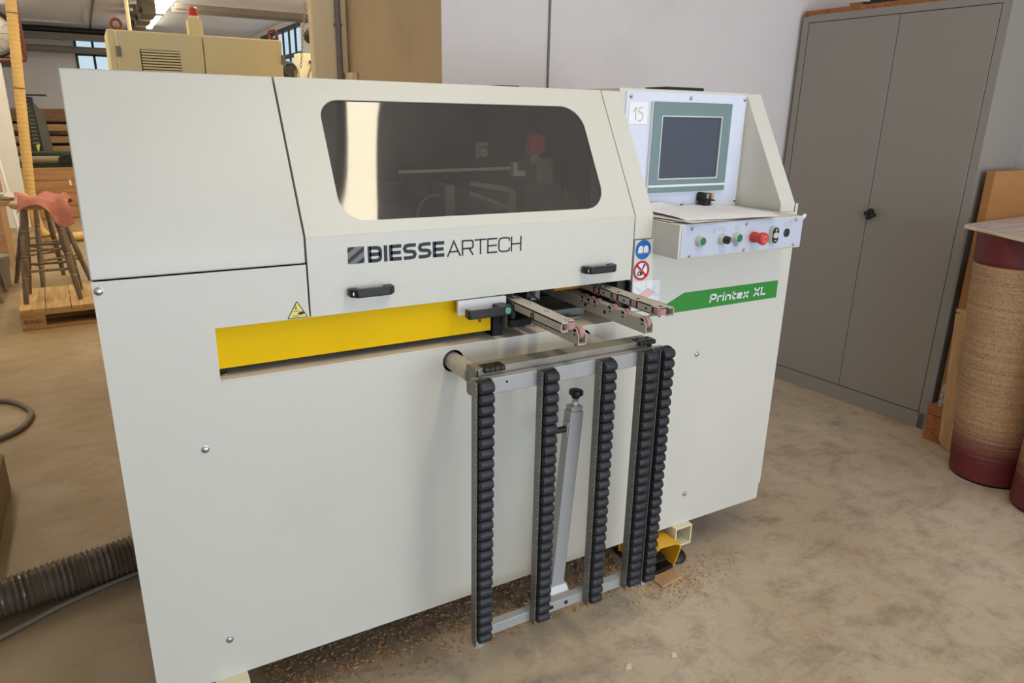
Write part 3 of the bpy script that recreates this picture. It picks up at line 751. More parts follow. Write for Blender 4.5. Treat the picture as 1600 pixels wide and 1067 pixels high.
# triangular crush warning on the front panel
TRI = [(.3545, 1.0085), (.4000, 1.0085), (.3775, 1.0480)]
s4 = obj('crush_warning_sign', plate_mb([rc(TRI, .003, True)], .0004, fp(-.0004)), INK, M, smooth=False)
cx_, cz_ = .37735, 1.0212
obj('warning_field', plate_mb([[(cx_ + (u - cx_) * .86, cz_ + (v - cz_) * .86) for u, v in TRI]], .0003, fp(-.0008)), SIGNYEL, s4, smooth=False)
mb = MB(); fs5 = lambda u, v: Vector((u, -.0014, v))
ribbon(mb, [(.3745, 1.0390), (.3745, 1.0290)], .0011, fs5); ribbon(mb, [(.3722, 1.0320), (.3745, 1.0290), (.3768, 1.0320)], .0009, fs5)
ribbon(mb, [(.3690, 1.0250), (.3810, 1.0250)], .0011, fs5); ribbon(mb, [(.3660, 1.0140), (.3800, 1.0140)], .0011, fs5)
mb.add([fs5(.3765, 1.0185), fs5(.3840, 1.0155), fs5(.3925, 1.0180), fs5(.3905, 1.0225), fs5(.3830, 1.0230)], [list(range(5))])
obj('hand_symbol', mb, INK, s4, smooth=False)

# panel screws
for (x, z) in ((.0105, 1.1069), (.1613, .7415), (.1631, .2451), (1.5823, .7438), (1.5916, .2531)):
    mb = MB(); mb.lathe([(.0085, 0), (.0085, .15), (.0075, .2), (.0065, .8), (.004, 1)], (x, 0, z), (x, -.006, z), 14)
    mb.cyl((x, -.0058, z), (x, -.0064, z), .0022, n=6)
    obj('panel_screw', mb, STEEL, M)

# yellow guard sheet in the slot and machinery behind it
obj('slot_guard', MB().box(.16, .8680, .022, .026, .9100, 1.03), YELLOW, M, bevel=.001)
obj('guard_tag', MB().box(.832, .840, .0212, .022, .9360, .9440), REDDARK, M)
obj('gap_shade', MB().box(.876, .905, .026, .16, ZB + .001, 1.02), BLACK, M)  # black block added to stand for the dark gap beside the yellow guard
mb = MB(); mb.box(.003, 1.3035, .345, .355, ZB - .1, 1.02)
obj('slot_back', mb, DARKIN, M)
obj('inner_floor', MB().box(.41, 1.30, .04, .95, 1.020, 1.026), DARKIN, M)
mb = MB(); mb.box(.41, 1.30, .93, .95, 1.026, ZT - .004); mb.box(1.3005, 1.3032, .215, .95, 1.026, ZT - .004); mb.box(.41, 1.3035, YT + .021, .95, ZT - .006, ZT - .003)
obj('inner_shade_lining', mb, BLACK, M)  # blackened to paint shade behind the pane and hide the lit housing
# clamp: white plate, black lever, teal cap
obj('clamp_plate', plate_mb([rrect(.7615, .8965, .9685, 1.0045, .003, 3)], .008, fp(-.006)), PAINT_LIGHT, M, smooth=False)
mb = MB(); mb.prism([(.853, -.012), (.886, -.012), (.892, -.040), (.884, -.058), (.770, -.058), (.766, -.054), (.768, -.030), (.774, -.030), (.780, -.046), (.858, -.046)], 'z', .9690, .9905)
LV = obj('clamp_lever', mb, BLACKP, M, bevel=.0025)
obj('lever_cap', MB().cyl((.8725, -.057, .9815), (.8725, -.0605, .9815), .0082, n=20), GREENCAP, LV)
obj('lever_shaft', MB().cyl((.878, -.036, .970), (.878, -.036, .930), .007, n=14), DARKSTEEL, LV)
obj('stop_block', MB().box(.903, .966, -.018, .10, .9215, .9420), BLACK, M, bevel=.002)
obj('stop_block', MB().box(.905, .918, -.02, .10, .945, .985), BLACKP, M, bevel=.002)
mb = MB(); mb.tube([(.985, .05, .999), (.978, .02, 1.004), (.968, -.03, .998), (.972, -.045, .9935)], .0022, 6)
obj('sensor_cable', mb, BLACK, M)
for (x0, x1, y0, y1, z0, z1, m) in ((.93, 1.00, .16, .26, .95, 1.02, INTGREY), (1.02, 1.05, .10, .16, .96, 1.02, DARKSTEEL), (1.06, 1.09, .14, .22, .94, 1.02, INTGREY), (1.24, 1.29, .20, .30, .93, 1.02, INTDARK), (1.27, 1.30, .02, .10, .925, 1.015, INTDARK)):
    obj('infeed_block', MB().box(x0, x1, y0, y1, z0, z1), m, M, bevel=.002)
obj('table_bar', MB().box(1.00, 1.22, .10, .16, ZB + .001, .915), ZINC, M, bevel=.002)
obj('table_bar', MB().box(.99, 1.18, .06, .075, ZB + .001, .902), ZINC, M, bevel=.002)
obj('glue_roller', MB().cyl((1.12, .13, .985), (1.26, .13, .985), .022, n=18), YROLL, M)
obj('slot_partition', MB().box(1.2995, 1.3065, .001, .34, ZB + .021, 1.0), BLACKP, M)

# guide arms with pink rollers
def roller_arm_low(x, w=.0235, zb=.920, zt=.9565, y0=-.2122, y1=.30):
    t = .0022
    mb = MB()
    mb.prism([(y0, zb), (y0, zt - .014), (y0 + .012, zt), (y1, zt), (y1, zb)], 'x', x, x + t)
    mb.prism([(y0, zb), (y0, zt - .014), (y0 + .012, zt), (y1, zt), (y1, zb)], 'x', x + w - t, x + w)
    mb.box(x + t, x + w - t, y0, y1, zb, zb + t)
    ys = [y0 + .016, y0 + .094, y0 + .150, y0 + .218, y0 + .248, y0 + .278]
    prev = y0 + .034
    for yr in ys[1:]:
        if yr - .016 > prev: mb.box(x + t, x + w - t, prev, yr - .016, zt - t, zt)
        prev = yr + .016
    mb.box(x + t, x + w - t, prev, y1, zt - t, zt)
    a = obj('lower_guide_arm', mb, ARM, M, smooth=False)
    for yr in ys:
        obj('roller', MB().lathe([(.0130, 0), (.0155, .12), (.0155, .88), (.0130, 1)], (x + .004, yr, zt - .0095), (x + w - .004, yr, zt - .0095), 20), ROLLERPINK, a)
        notch = [(yr + .0085 * math.cos(PI * q / 10), zt + .0004 - .0070 * math.sin(PI * q / 10)) for q in range(11)]
        obj('roller_notch', MB().prism(notch, 'x', x - .0004, x + .0005), BLACK, a)
        clip = MB(); clip.tube([(x - .0012, yr + .0112 * math.cos(PI * q / 10), zt - .0060 + .0095 * math.sin(PI * q / 10)) for q in range(11)], .0014, 6)
        obj('roller_clip', clip, ARM, a)
        obj('roller_pin', MB().cyl((x - .0012, yr, zt - .0140), (x + .004, yr, zt - .0140), .0027, n=10), DARKSTEEL, a)
    for yr in (y0 + .172, y0 + .262):
        obj('bolt_hole', MB().cyl((x - .0006, yr, zb + .016), (x, yr, zb + .016), .0055, n=12), BLACK, a)
roller_arm_low(.9788); roller_arm_low(1.1850)
def roller_arm_flat(x, w, side, zb=.9670, zt=.9895, y0=-.236, y1=.30):
    """side +1: rollers proud on the right face, -1: on the left face"""
    t = .0024
    mb = MB(); mb.box(x, x + w, y0 + .012, y1, zt - t, zt); mb.box(x, x + w, y0 + .012, y1, zb, zb + t)
    far = (x, x + t) if side > 0 else (x + w - t, x + w)
    near = (x + w - t, x + w) if side > 0 else (x, x + t)
    mb.box(far[0], far[1], y0, y1, zb, zt)
    if side > 0: mb.box(x, x + .020, y0, y0 + .012, zt - t, zt); mb.box(x, x + .020, y0, y0 + .012, zb, zb + t)
    else: mb.box(x + w - .018, x + w, y0, y0 + .012, zt - t, zt); mb.box(x + w - .018, x + w, y0, y0 + .012, zb, zb + t)
    ys = [y0 + .017, y0 + .106, y0 + .187, y0 + .270]; prev = y0 + .036
    for yr in ys[1:]:
        mb.box(near[0], near[1], prev, yr - .017, zb, zt); prev = yr + .017
    mb.box(near[0], near[1], prev, y1, zb, zt)
    a = obj('upper_guide_arm', mb, ARM, M, smooth=False)
    xr = x + w - .0125 if side > 0 else x + .0125
    for yr in ys:
        obj('roller', MB().lathe([(.0140, 0), (.0160, .12), (.0160, .88), (.0140, 1)], (xr, yr, zb + .004), (xr, yr, zt - .004), 22), ROLLERPINK, a)
        obj('roller_pin', MB().cyl((xr, yr, zb - .004), (xr, yr, zt + .0012), .0030, n=10), DARKSTEEL, a)
        cl = MB(); cl.tube([(xr + .0075 * math.cos(PI * (q / 8 + .5)) * side, yr + .0095 * math.sin(PI * (q / 8 + .5)), zt + .0012) for q in range(9)], .0016, 6)
        obj('roller_clip', cl, ARM, a)
        nx = x - .0004 if side < 0 else x + w - .0006
        if yr > y0 + .05: obj('roller_notch', MB().box(nx, nx + .0010, yr - .0165, yr - .0115, zb + .002, zt - .001), BLACK, a)
    if side < 0:
        for yr in (y0 + .055, y0 + .145, y0 + .235):
            obj('bolt_hole', MB().cyl((x - .0006, yr, zb + .011), (x, yr, zb + .011), .0032, n=10), BLACK, a)
    else:
        mb = MB(); mb.torus((x - .001, y0 + .125, zb + .010), (1, 0, 0), .0062, .0018, 16, 6)
        obj('bolt_ring', mb, DARKSTEEL, a)
roller_arm_flat(.9120, .0440, +1); roller_arm_flat(1.2075, .0440, -1)

# base runners (square tube, open ends) and levelling feet
for xa in (.1215, 1.5500):
    wv = .0722; z0, z1 = .0684, .1406; t = .005; ya = -.0212 if xa > 1 else -.0340
    mb = MB(); mb.box(xa, xa + wv, ya, .98, z1 - t, z1); mb.box(xa, xa + wv, ya, .98, z0, z0 + t); mb.box(xa, xa + t, ya, .98, z0 + t, z1 - t); mb.box(xa + wv - t, xa + wv, ya, .98, z0 + t, z1 - t)
    obj('base_runner', mb, CREAM, M, smooth=False)
    for yy in (.018, .92):
        ft = obj('levelling_foot', MB().lathe([(.044, 0), (.044, .35), (.036, .7), (.018, 1)], (xa + wv / 2, yy, 0), (xa + wv / 2, yy, .030), 24), DARKSTEEL, M)
        obj('foot_spindle', MB().cyl((xa + wv / 2, yy, .03), (xa + wv / 2, yy, .118), .009, n=12), STEEL, ft)

# inside the guard: what the pane lets through
def inner(name, mb, m, bevel=0): return obj(name, mb, m, M, bevel=bevel)
inner('plunger_rod', MB().cyl((.735, .30, 1.2911), (1.075, .30, 1.2946), .0050, n=10), INTLIGHT)
mb = MB(); mb.box(1.078, 1.092, .285, .315, 1.273, 1.312); mb.box(1.092, 1.1195, .285, .315, 1.273, 1.289)
inner('angle_bracket', mb, INTLIGHT, .001)
inner('mounting_plate', MB().box(.977, .986, .32, .33, 1.321, 1.366).box(.986, 1.016, .32, .33, 1.355, 1.366).cyl((1.000, .318, 1.338), (1.000, .33, 1.338), .013, n=14), INTGREY)
inner('inner_stop_button', MB().lathe([(.032, 0), (.034, .5), (.026, 1)], (1.158, .31, 1.360), (1.158, .285, 1.362), 24), RED)
inner('valve_knob', MB().cyl((1.150, .33, 1.3196), (1.150, .285, 1.3196), .016, n=18), INTGREY)
inner('motor_cover', MB().box(1.160, 1.222, .29, .40, 1.235, 1.3215), INTGREY, .003)
inner('drive_housing', MB().box(1.098, 1.235, .25, .42, 1.03, 1.250), INTDARK, .006)
inner('drive_flange', MB().box(1.236, 1.241, .25, .42, 1.03, 1.245), INTGREY)
inner('glue_drum', MB().cyl((1.246, .30, 1.190), (1.296, .30, 1.190), .030, n=22), YROLL)
inner('press_post', MB().box(.862, .893, .28, .40, 1.03, 1.254), INTGREY, .005)
inner('press_wheel', MB().torus((.845, .315, 1.165), (0.25, -1, 0.1), .060, .004, 28, 8), INTGREY)
inner('press_wheel_hub', MB().cyl((.845, .32, 1.165), (.845, .36, 1.165), .055, n=24), INTDARK)
inner('clamp_arm', MB().prism([(.945, 1.262), (1.070, 1.243), (1.092, 1.228), (1.092, 1.165), (1.070, 1.165), (1.070, 1.226), (.945, 1.250)], 'y', .29, .30), INTGREY, .001)
inner('clamp_arm', MB().prism([(.940, 1.236), (1.066, 1.190), (1.066, 1.178), (.940, 1.226)], 'y', .285, .30), INTGREY, .001)
inner('press_block', MB().box(.91, 1.088, .30, .42, 1.03, 1.230), INTDARK, .006)
inner('socket_bolt', MB().cyl((1.034, .276, 1.186), (1.034, .30, 1.186), .008, n=12), STEEL)
inner('cross_beam', MB().box(.50, 1.28, .44, .50, 1.10, 1.245), INTDARK, .006)
inner('side_casting', MB().box(.55, .80, .34, .44, 1.03, 1.20), INTDARK, .008)
inner('lubricator', MB().lathe([(.012, 0), (.035, .3), (.035, .7), (.018, 1)], (.80, .36, 1.20), (.80, .36, 1.27), 16), INTDARK)

# ------------------------------------------------------------------ hinged roller rack on the front
R = thing('roller_rack', 'hinged silver frame with five strips of black rollers hanging on the machine front', 'rack', (1.0, -.15, 0.115))
obj('mounting_tube', MB().cyl((.7530, .20, .8490), (.7530, -.1035, .8490), .0225, n=28), ARM, R)
obj('mounting_tube', MB().cyl((1.1470, .20, .8500), (1.1470, -.1035, .8500), .0225, n=28), ARM, R)
mb = MB(); mb.box(.740, 1.262, -.149, -.1035, .8745, .8775); mb.box(.740, 1.262, -.1065, -.1035, .818, .8745); mb.box(.746, 1.250, -.1460, -.143, .834, .8745)
BM = obj('cross_beam', mb, DZINC, R)
def endplate(x):
    mb = MB(); mb.prism([(-.149, .8775), (-.1035, .8775), (-.1035, .812), (-.106, .806), (-.116, .804), (-.128, .806), (-.149, .840)], 'x', x, x + .0035); return mb
obj('end_plate', endplate(.7365), ZINC, BM); obj('end_plate', endplate(1.262), ZINC, BM)
def hinge(x0, x1):
    h = obj('hinge', MB().box(x0, x1, -.152, -.125, .8775, .8795), DARKSTEEL, R)
    n = 4
    for i in range(n):
        a = x0 + (x1 - x0) * i / n
        obj('knuckle', MB().cyl((a + .001, -.1535, .8735), (x0 + (x1 - x0) * (i + 1) / n - .001, -.1535, .8735), .0068, n=12), DARKSTEEL, h)
    for a in (x0 + .012, x1 - .012):
        obj('hinge_screw', MB().cyl((a, -.1330, .8795), (a, -.1330, .8812), .004, n=8), BLACK, h)
hinge(.757, .812); hinge(1.215, 1.270)
# frame: top rail, bottom rail, two stiles
obj('top_rail', MB().box(.725, 1.292, -.1760, -.1510, .8210, .8600), SILVER, R, bevel=.002)
obj('bottom_rail', MB().box(.750, 1.268, -.1760, -.1510, .1440, .1735), SILVER, R, bevel=.002)
obj('stile', MB().box(.7250, .7500, -.1755, -.1510, .1150, .8205), SILVER, R, bevel=.002)
obj('stile', MB().box(1.2670, 1.2920, -.1755, -.1510, .1150, .8205), SILVER, R, bevel=.002)
for (x, z) in ((.9588, .1600), (1.0060, .1600)):
    obj('rail_hole', MB().cyl((x, -.1768, z), (x, -.1755, z), .0058, n=14), BLACK, R)
obj('rail_hole', MB().cyl((.806, -.1766, .846), (.806, -.1755, .846), .0032, n=10), BLACK, R)
obj('rail_hole', MB().cyl((.764, -.1766, .1520), (.764, -.1755, .1520), .0032, n=10), BLACK, R)
obj('rail_screw', MB().cyl((.742, -.1635, .8598), (.742, -.1635, .8612), .0045, n=10), DARKSTEEL, R)
wheel_mesh = None
def track(x, zt, zb, w=.0440):
    global wheel_mesh
    t = .0022
    mb = MB(); mb.box(x, x + t, -.2015, -.1765, zb, zt); mb.box(x + w - t, x + w, -.1960, -.1765, zb, zt); mb.box(x + t, x + w - t, -.1790, -.1765, zb, zt)
    tr = obj('roller_track', mb, ZINC, R, smooth=False)
    n = 26; pitch = (zt - zb - .010) / n
    og = origin(tr)
    for i in range(n):
        z = zt - .014 - pitch * i
        if wheel_mesh is None:
            wm = MB(); wm.lathe([(.0090, 0), (.0132, .06), (.0142, .14), (.0142, .86), (.0132, .94), (.0090, 1)], (.0045, 0, 0), (w - .0015, 0, 0), 18)
            wheel_mesh = mesh_from(wm, 'roller', RUBBER)
        o = bpy.data.objects.new('roller', wheel_mesh); COL.objects.link(o); o.parent = tr
        o.location = Vector((x, -.2020, z)) - og
    mb = MB()
    for i in range(n):
        z = zt - .014 - pitch * i
        mb.cyl((x - .0012, -.1985, z), (x + .004, -.1985, z), .0024, n=6)
    ax = obj('roller_axles', mb, STEEL, tr); ax['kind'] = 'stuff'
for x, zt, zb in ((.7135, .866, .149), (.8885, .862, .145), (1.0610, .862, .141), (1.1935, .866, .149), (1.2505, .866, .144)):
    track(x, zt, zb)
# folded support post behind the frame, leaning
P0 = Vector((1.004, -.116, .152)); P1 = Vector((1.0480, -.112, .702))
dz = (P1 - P0).normalized(); dx = (Vector((1, 0, 0)) - dz * dz.x).normalized(); dy = dz.cross(dx)
Lp = (P1 - P0).length
def pbox(x0, x1, y0, y1, z0, z1):
    mb = MB(); mb.box(x0, x1, y0, y1, z0, z1)
    mb.v = [P0 + dx * p.x + dy * p.y + dz * p.z for p in mb.v]; return mb
def pcyl(a, b, r0, r1=None, n=18):
    g = lambda p: P0 + dx * p[0] + dy * p[1] + dz * p[2]
    return MB().cyl(g(a), g(b), r0, r1, n)
PS = obj('support_post', pbox(-.0205, .0205, -.016, .016, 0, Lp), SILVER, R, bevel=.002)
obj('post_plug', pbox(-.0175, .0175, -.0135, .0135, Lp + .0005, Lp + .014), SILVER, PS, bevel=.001)
mb = pcyl((0, 0, Lp + .014), (0, 0, Lp + .026), .0095, n=6); q = pcyl((0, 0, Lp + .026), (0, 0, Lp + .036), .007, .0085, 14); mb.add(q.v, q.f)
obj('knob_stem', mb, STEEL, PS)
mb = MB(); g = lambda z: P0 + dz * (Lp + z)
mb.lathe([(.010, 0), (.0125, .30), (.0185, .42), (.0195, .62), (.0185, .9), (.014, 1)], g(.034), g(.058), 26)
obj('knob', mb, BLACKP, PS)
obj('pin_flange', pbox(-.0240, -.0206, -.012, .012, Lp - .070, Lp - .030), SILVER, PS, bevel=.001)
obj('locking_pin', pcyl((-.024, 0, Lp - .050), (-.052, 0, Lp - .052), .0085), BLACKP, PS)
mb = MB(); mb.prism([(-.1505, .1400), (-.092, .1400), (-.092, .186), (-.134, .186), (-.1505, .168)], 'x', .976, 1.034)
obj('post_shoe', mb, PAINT_LIGHT, R, bevel=.001)
mb = MB(); mb.cyl((.976, -.118, .166), (.935, -.118, .166), .006, n=12); mb.cyl((.940, -.118, .166), (.928, -.118, .166), .014, n=16)
obj('shoe_bolt', mb, DARKSTEEL, R)

# ------------------------------------------------------------------ papers on the console, taped note
def sheet(x, y, z, w, h, rot, m, label, group=None, curl=.004, seed=1, peak=0.0, name='paper_sheet', droop=0.0):
    rnd = random.Random(seed); nx, ny = 8, 10; mb = MB(); vs = []; c, s = math.cos(rot), math.sin(rot)
    ph = rnd.uniform(0, 6)
    for k in (0, 1):
        for j in range(ny + 1):
            for i in range(nx + 1):
                u, v = i / nx, j / ny
                zz = curl * (math.sin(3.1 * u + ph) * math.sin(2.3 * v + ph * .7) * .5 + .5)
                if peak: zz += peak * max(0, v - .78) / .22 * max(0, math.sin(u * PI * 2.2))
                if droop: zz -= droop * max(0, .16 - v) / .16
                lx, ly = (u - .5) * w, (v - .5) * h
                vs.append((x + c * lx - s * ly, y + s * lx + c * ly, z + zz + (-.0006 if k else 0)))
    N = (nx + 1) * (ny + 1); fs = []
    for j in range(ny):
        for i in range(nx):
            a = j * (nx + 1) + i
            fs.append([a, a + 1, a + nx + 2, a + nx + 1]); fs.append([N + a, N + a + nx + 1, N + a + nx + 2, N + a + 1])
    for i in range(nx):
        fs.append([i, N + i, N + i + 1, i + 1]); b = ny * (nx + 1) + i; fs.append([b, b + 1, N + b + 1, N + b])
    for j in range(ny):
        a = j * (nx + 1); fs.append([a, a + nx + 1, N + a + nx + 1, N + a]); b = a + nx; fs.append([b, N + b, N + b + nx + 1, b + nx + 1])
    mb.add(vs, fs)
    return solo(name, mb, m, label, 'paper', (x, y, z), group)
sheet(1.515, .030, 1.1708, .28, .21, -.05, PAPER2, 'greyish paper sheet at the bottom of the pile on the console, left end', curl=.003, seed=2)
sheet(1.468, .000, 1.1742, .18, .235, .10, PAPER2, 'paper sheet sticking out towards the column over the console front edge', curl=.003, seed=3)
sheet(1.640, .030, 1.1745, .20, .28, -1.45, PAPER, 'paper sheet at the right end of the pile on the console', curl=.003, seed=4)
sheet(1.605, .072, 1.1782, .297, .19, .04, PAPER, 'paper sheet with curled up back corner under the touch screen', curl=.003, seed=6, peak=.016)
sh = sheet(1.570, -.010, 1.1822, .33, .205, -.10, PAPER, 'top paper sheet of the pile with a faint printed table', curl=.003, seed=5, droop=.004)
mb = MB()
fl = lambda u, v: Vector((1.600 + u * .995 + v * .10, -.009 + v * .995 - u * .10, 1.1868))
for a, b in (((-.02, -.03), (.10, -.03)), ((-.02, .0), (.10, .0)), ((-.02, .03), (.10, .03)), ((-.02, -.03), (-.02, .03)), ((.10, -.03), (.10, .03)), ((.03, -.03), (.03, .03))):
    ribbon(mb, [a, b], .0010, fl)
obj('printed_table', mb, INKGREY, sh, smooth=False)
nt_ = solo('number_note', MB().box(1.4010, 1.4700, .1805, .1822, 1.4230, 1.4835), PAPER, 'white paper note with handwritten 15 beside the touch screen', 'note', (1.4355, .1815, 1.453))
mb = MB(); fn = lambda u, v: Vector((u, .1800, v))
ribbon(mb, [(1.4160, 1.4560), (1.4210, 1.4640), (1.4255, 1.4690), (1.4262, 1.4500), (1.4275, 1.4330)], .0012, fn)
ribbon(mb, [(1.4520, 1.4690), (1.4420, 1.4685), (1.4360, 1.4660), (1.4355, 1.4570), (1.4440, 1.4560), (1.4510, 1.4510), (1.4535, 1.4430), (1.4490, 1.4350), (1.4420, 1.4310), (1.4360, 1.4325)], .0012, fn)
obj('handwriting', mb, INK, nt_, smooth=False)
solo('keyboard_tray', MB().box(1.80, 1.975, .48, .60, 1.522, 1.546), DARKSTEEL, 'small dark flat case lying on top of the console housing', 'case', (1.89, .54, 1.522), bevel=.003)
solo('flat_bar', MB().box(1.13, 1.20, .47, .53, 1.512, 1.527), DARKSTEEL, 'short dark bar lying on the machine top behind the guard', 'bar', (1.165, .5, 1.512))

# ------------------------------------------------------------------ foot pedal
F = thing('foot_pedal', 'black foot pedal under an arched yellow hood on the floor by the rack', 'pedal', (1.475, .0, 0))
obj('pedal_base', MB().prism([(1.424, -.040), (1.5475, -.030), (1.5475, .14), (1.424, .14)], 'z', 0, .013), BLACKP, F, bevel=.003)
arch = [(1.434, .008), (1.432, .085), (1.436, .112), (1.450, .126), (1.520, .120), (1.540, .110), (1.5495, .090), (1.5500, .070), (1.546, .008)]
ins = [(1.439, .008), (1.437, .084), (1.441, .108), (1.453, .121), (1.518, .115), (1.536, .106), (1.5450, .088), (1.5455, .070), (1.541, .008)]
mb = MB(); n = len(arch)
def lean(x, z, y): return (x, y - .030 * min(1, z / .12) if y < 0 else y, z)
y0_, y1_ = -.030, .13
vs = [lean(x, z, y0_) for x, z in arch] + [lean(x, z, y0_) for x, z in ins] + [lean(x, z, y1_) for x, z in arch] + [lean(x, z, y1_) for x, z in ins]
fs = []
for i in range(n - 1):
    fs += [[i, i + 1, n + i + 1, n + i], [2 * n + i, 3 * n + i, 3 * n + i + 1, 2 * n + i + 1], [i, 2 * n + i, 2 * n + i + 1, i + 1], [n + i, n + i + 1, 3 * n + i + 1, 3 * n + i]]
fs += [[0, n, 3 * n, 2 * n], [n - 1, 3 * n - 1, 4 * n - 1, 2 * n - 1]]
mb.add(vs, fs)
obj('hood', mb, YELLOW2, F)
obj('hood_back', MB().box(1.43, 1.545, .118, .124, .012, .116), YELLOW2, F)
mb = MB(); mb.prism([(-.018, .030), (.09, .050), (.09, .058), (-.014, .041), (-.022, .036)], 'x', 1.445, 1.522)
obj('treadle', mb, DARKSTEEL, F, bevel=.003)
mb = MB(); mb.prism([(1.4348, -.0419), (1.4369, -.0995), (1.5325, -.0872), (1.5255, -.0430)], 'z', 0.0, .009)
solo('wood_offcut', mb, CHIP, 'thin square wood offcut on the floor in front of the yellow pedal', 'offcut', (1.48, -.07, 0), bevel=.001)
# sawdust swept under the machine, shavings on the floor
mb = MB(); rnd = random.Random(3)
def flake(mb, x, y, sz, zt=.003):
    a = rnd.uniform(0, 6.28); l = sz * rnd.uniform(1, 2.6); c, s_ = math.cos(a), math.sin(a); z = rnd.uniform(.0004, zt)
    mb.add([(x - c * l, y - s_ * l, z), (x + s_ * sz * .5, y - c * sz * .5, z * .6), (x + c * l, y + s_ * l, z + .001), (x - s_ * sz * .5, y + c * sz * .5, z + .002)], [(0, 1, 2, 3)])
for i in range(9000):
    x = rnd.uniform(.25, 1.40); y = .03 + abs(rnd.gauss(0, .24)) if rnd.random() < .9 else rnd.uniform(-.06, .05)
    if y < .9: flake(mb, x, y, rnd.uniform(.0012, .0042), .006)
for i in range(900): flake(mb, rnd.gauss(1.50, .11), rnd.gauss(-.10, .055), rnd.uniform(.0008, .0026))
sd = solo('sawdust', mb, mat('sawdust_flakes', (176, 132, 88), 0.9, var=0.4, scale=70), 'brown sawdust and wood flakes strewn on the floor under the machine', 'sawdust', (.9, .2, 0), kind='stuff', smooth=False)
mb = MB()
for i in range(420):
    x = rnd.uniform(.35, 3.1); y = rnd.uniform(-1.2, .9); sz = rnd.uniform(.001, .0035)
    if 0 < x < 1.95 and y > 0: continue
    a = rnd.uniform(0, 6.28); l = sz * rnd.uniform(1, 3); c, s_ = math.cos(a), math.sin(a)
    mb.add([(x - c * l, y - s_ * l, .0006), (x + s_ * sz * .5, y - c * sz * .5, .001), (x + c * l, y + s_ * l, .0012), (x - s_ * sz * .5, y + c * sz * .5, .0022)], [(0, 1, 2, 3)])
solo('floor_specks', mb, mat('pale_flakes', (206, 178, 140), 0.9, var=0.3, scale=70), 'pale wood specks scattered over the open concrete floor', 'specks', (1.7, -.1, 0), kind='stuff', smooth=False)
for k, (x, y, l, lb) in enumerate(((1.1244, -.3189, .013, 'pale wood shaving on the floor in front of the roller rack'), (1.265, -.345, .010, 'small pale wood shaving right of the larger one before the rack'))):
    mb = MB(); mb.add([(x - l, y - .004, .001), (x + l * .3, y - .009, .002), (x + l, y + .006, .004), (x - l * .2, y + .008, .002), (x - l, y - .004, .003), (x + l * .3, y - .009, .004), (x + l, y + .006, .006), (x - l * .2, y + .008, .004)], [(0, 1, 2, 3), (4, 5, 6, 7), (0, 1, 5, 4), (1, 2, 6, 5), (2, 3, 7, 6), (3, 0, 4, 7)])
    solo('wood_shaving', mb, CREAM, lb, 'shaving', (x, y, 0))

# ------------------------------------------------------------------ steel cabinet and what is on and beside it
CA = Vector((3.411, .2420, 0)); ux = Vector((-.0700, .9975, 0)).normalized(); un = Vector((-.9975, -.0700, 0)).normalized()
CAB = thing('steel_cabinet', 'tall grey steel cabinet with two doors against the right wall', 'cabinet', (3.63, .75, 0))
def cm(u0, u1, d0, d1, z0, z1):
    """u along the front from the near right corner, d depth towards the back"""
    mb = MB(); mb.box(u0, u1, d0, d1, z0, z1); mb.v = [CA + ux * p.x - un * p.y + Vector((0, 0, p.z)) for p in mb.v]; return mb
cw, ch, cd = .985, 1.960, .345
mb = MB()
for a in (cm(0, .006, 0, cd, 0, ch), cm(cw - .006, cw, 0, cd, 0, ch), cm(.006, cw - .006, cd - .006, cd, 0, ch), cm(.006, cw - .006, 0, cd, ch - .006, ch), cm(.006, .036, 0, .003, .0, ch), cm(cw - .036, cw - .006, 0, .003, 0, ch), cm(.036, cw - .036, 0, .003, ch - .034, ch - .006), cm(.006, cw - .006, .0, .003, 0, .080)):
    mb.add(a.v, a.f)
obj('carcass', mb, CABINET, CAB)
ud = .468
D1 = obj('door', cm(.0395, ud - .0015, -.001, .018, .0835, ch - .037), CABINET, CAB, bevel=.002)
D2 = obj('door', cm(ud + .0015, cw - .0395, -.001, .018, .0835, ch - .037), CABINET, CAB, bevel=.002)
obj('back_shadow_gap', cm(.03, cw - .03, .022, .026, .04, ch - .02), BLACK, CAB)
kp = CA + ux * .438 + Vector((0, 0, 1.006))
hk = obj('door_handle', MB().cyl(kp, kp + un * .022, .011, n=14), BLACKP, D1)
mb = MB()
for a in range(4):
    t = a * PI / 2 + .2; e = kp + un * .030 + ux * .016 * math.cos(t) + Vector((0, 0, .016 * math.sin(t)))
    mb.cyl(e - un * .008, e + un * .008, .0125, n=12)
obj('handle_star', mb, BLACKP, D1)
# things lying on the cabinet
mb = MB(); mb.box(.02, .985, .01, .34, 1.961, 1.984); mb.v = [CA + ux * p.x - un * p.y + Vector((0, 0, p.z)) for p in mb.v]
solo('fibreboard_sheet', mb, BOXW, 'brown board lying flat on top of the grey steel cabinet', 'board', (3.6, .75, 1.961))
mb = cm(.72, .80, .10, .20, 1.985, 2.012); solo('wood_block', mb, CHIPB, 'small brown wood block on the board on top of the cabinet', 'block', tuple(CA + ux * .76 - un * .15 + Vector((0, 0, 1.985))))
mb = cm(.40, .715, .08, .22, 1.985, 2.006); a = cm(.43, .69, .10, .20, 2.006, 2.03); mb.add(a.v, a.f)
solo('flat_case', mb, BLACKP, 'dark flat case at the top edge of the photo on the cabinet', 'case', tuple(CA + ux * .55 - un * .15 + Vector((0, 0, 1.985))))

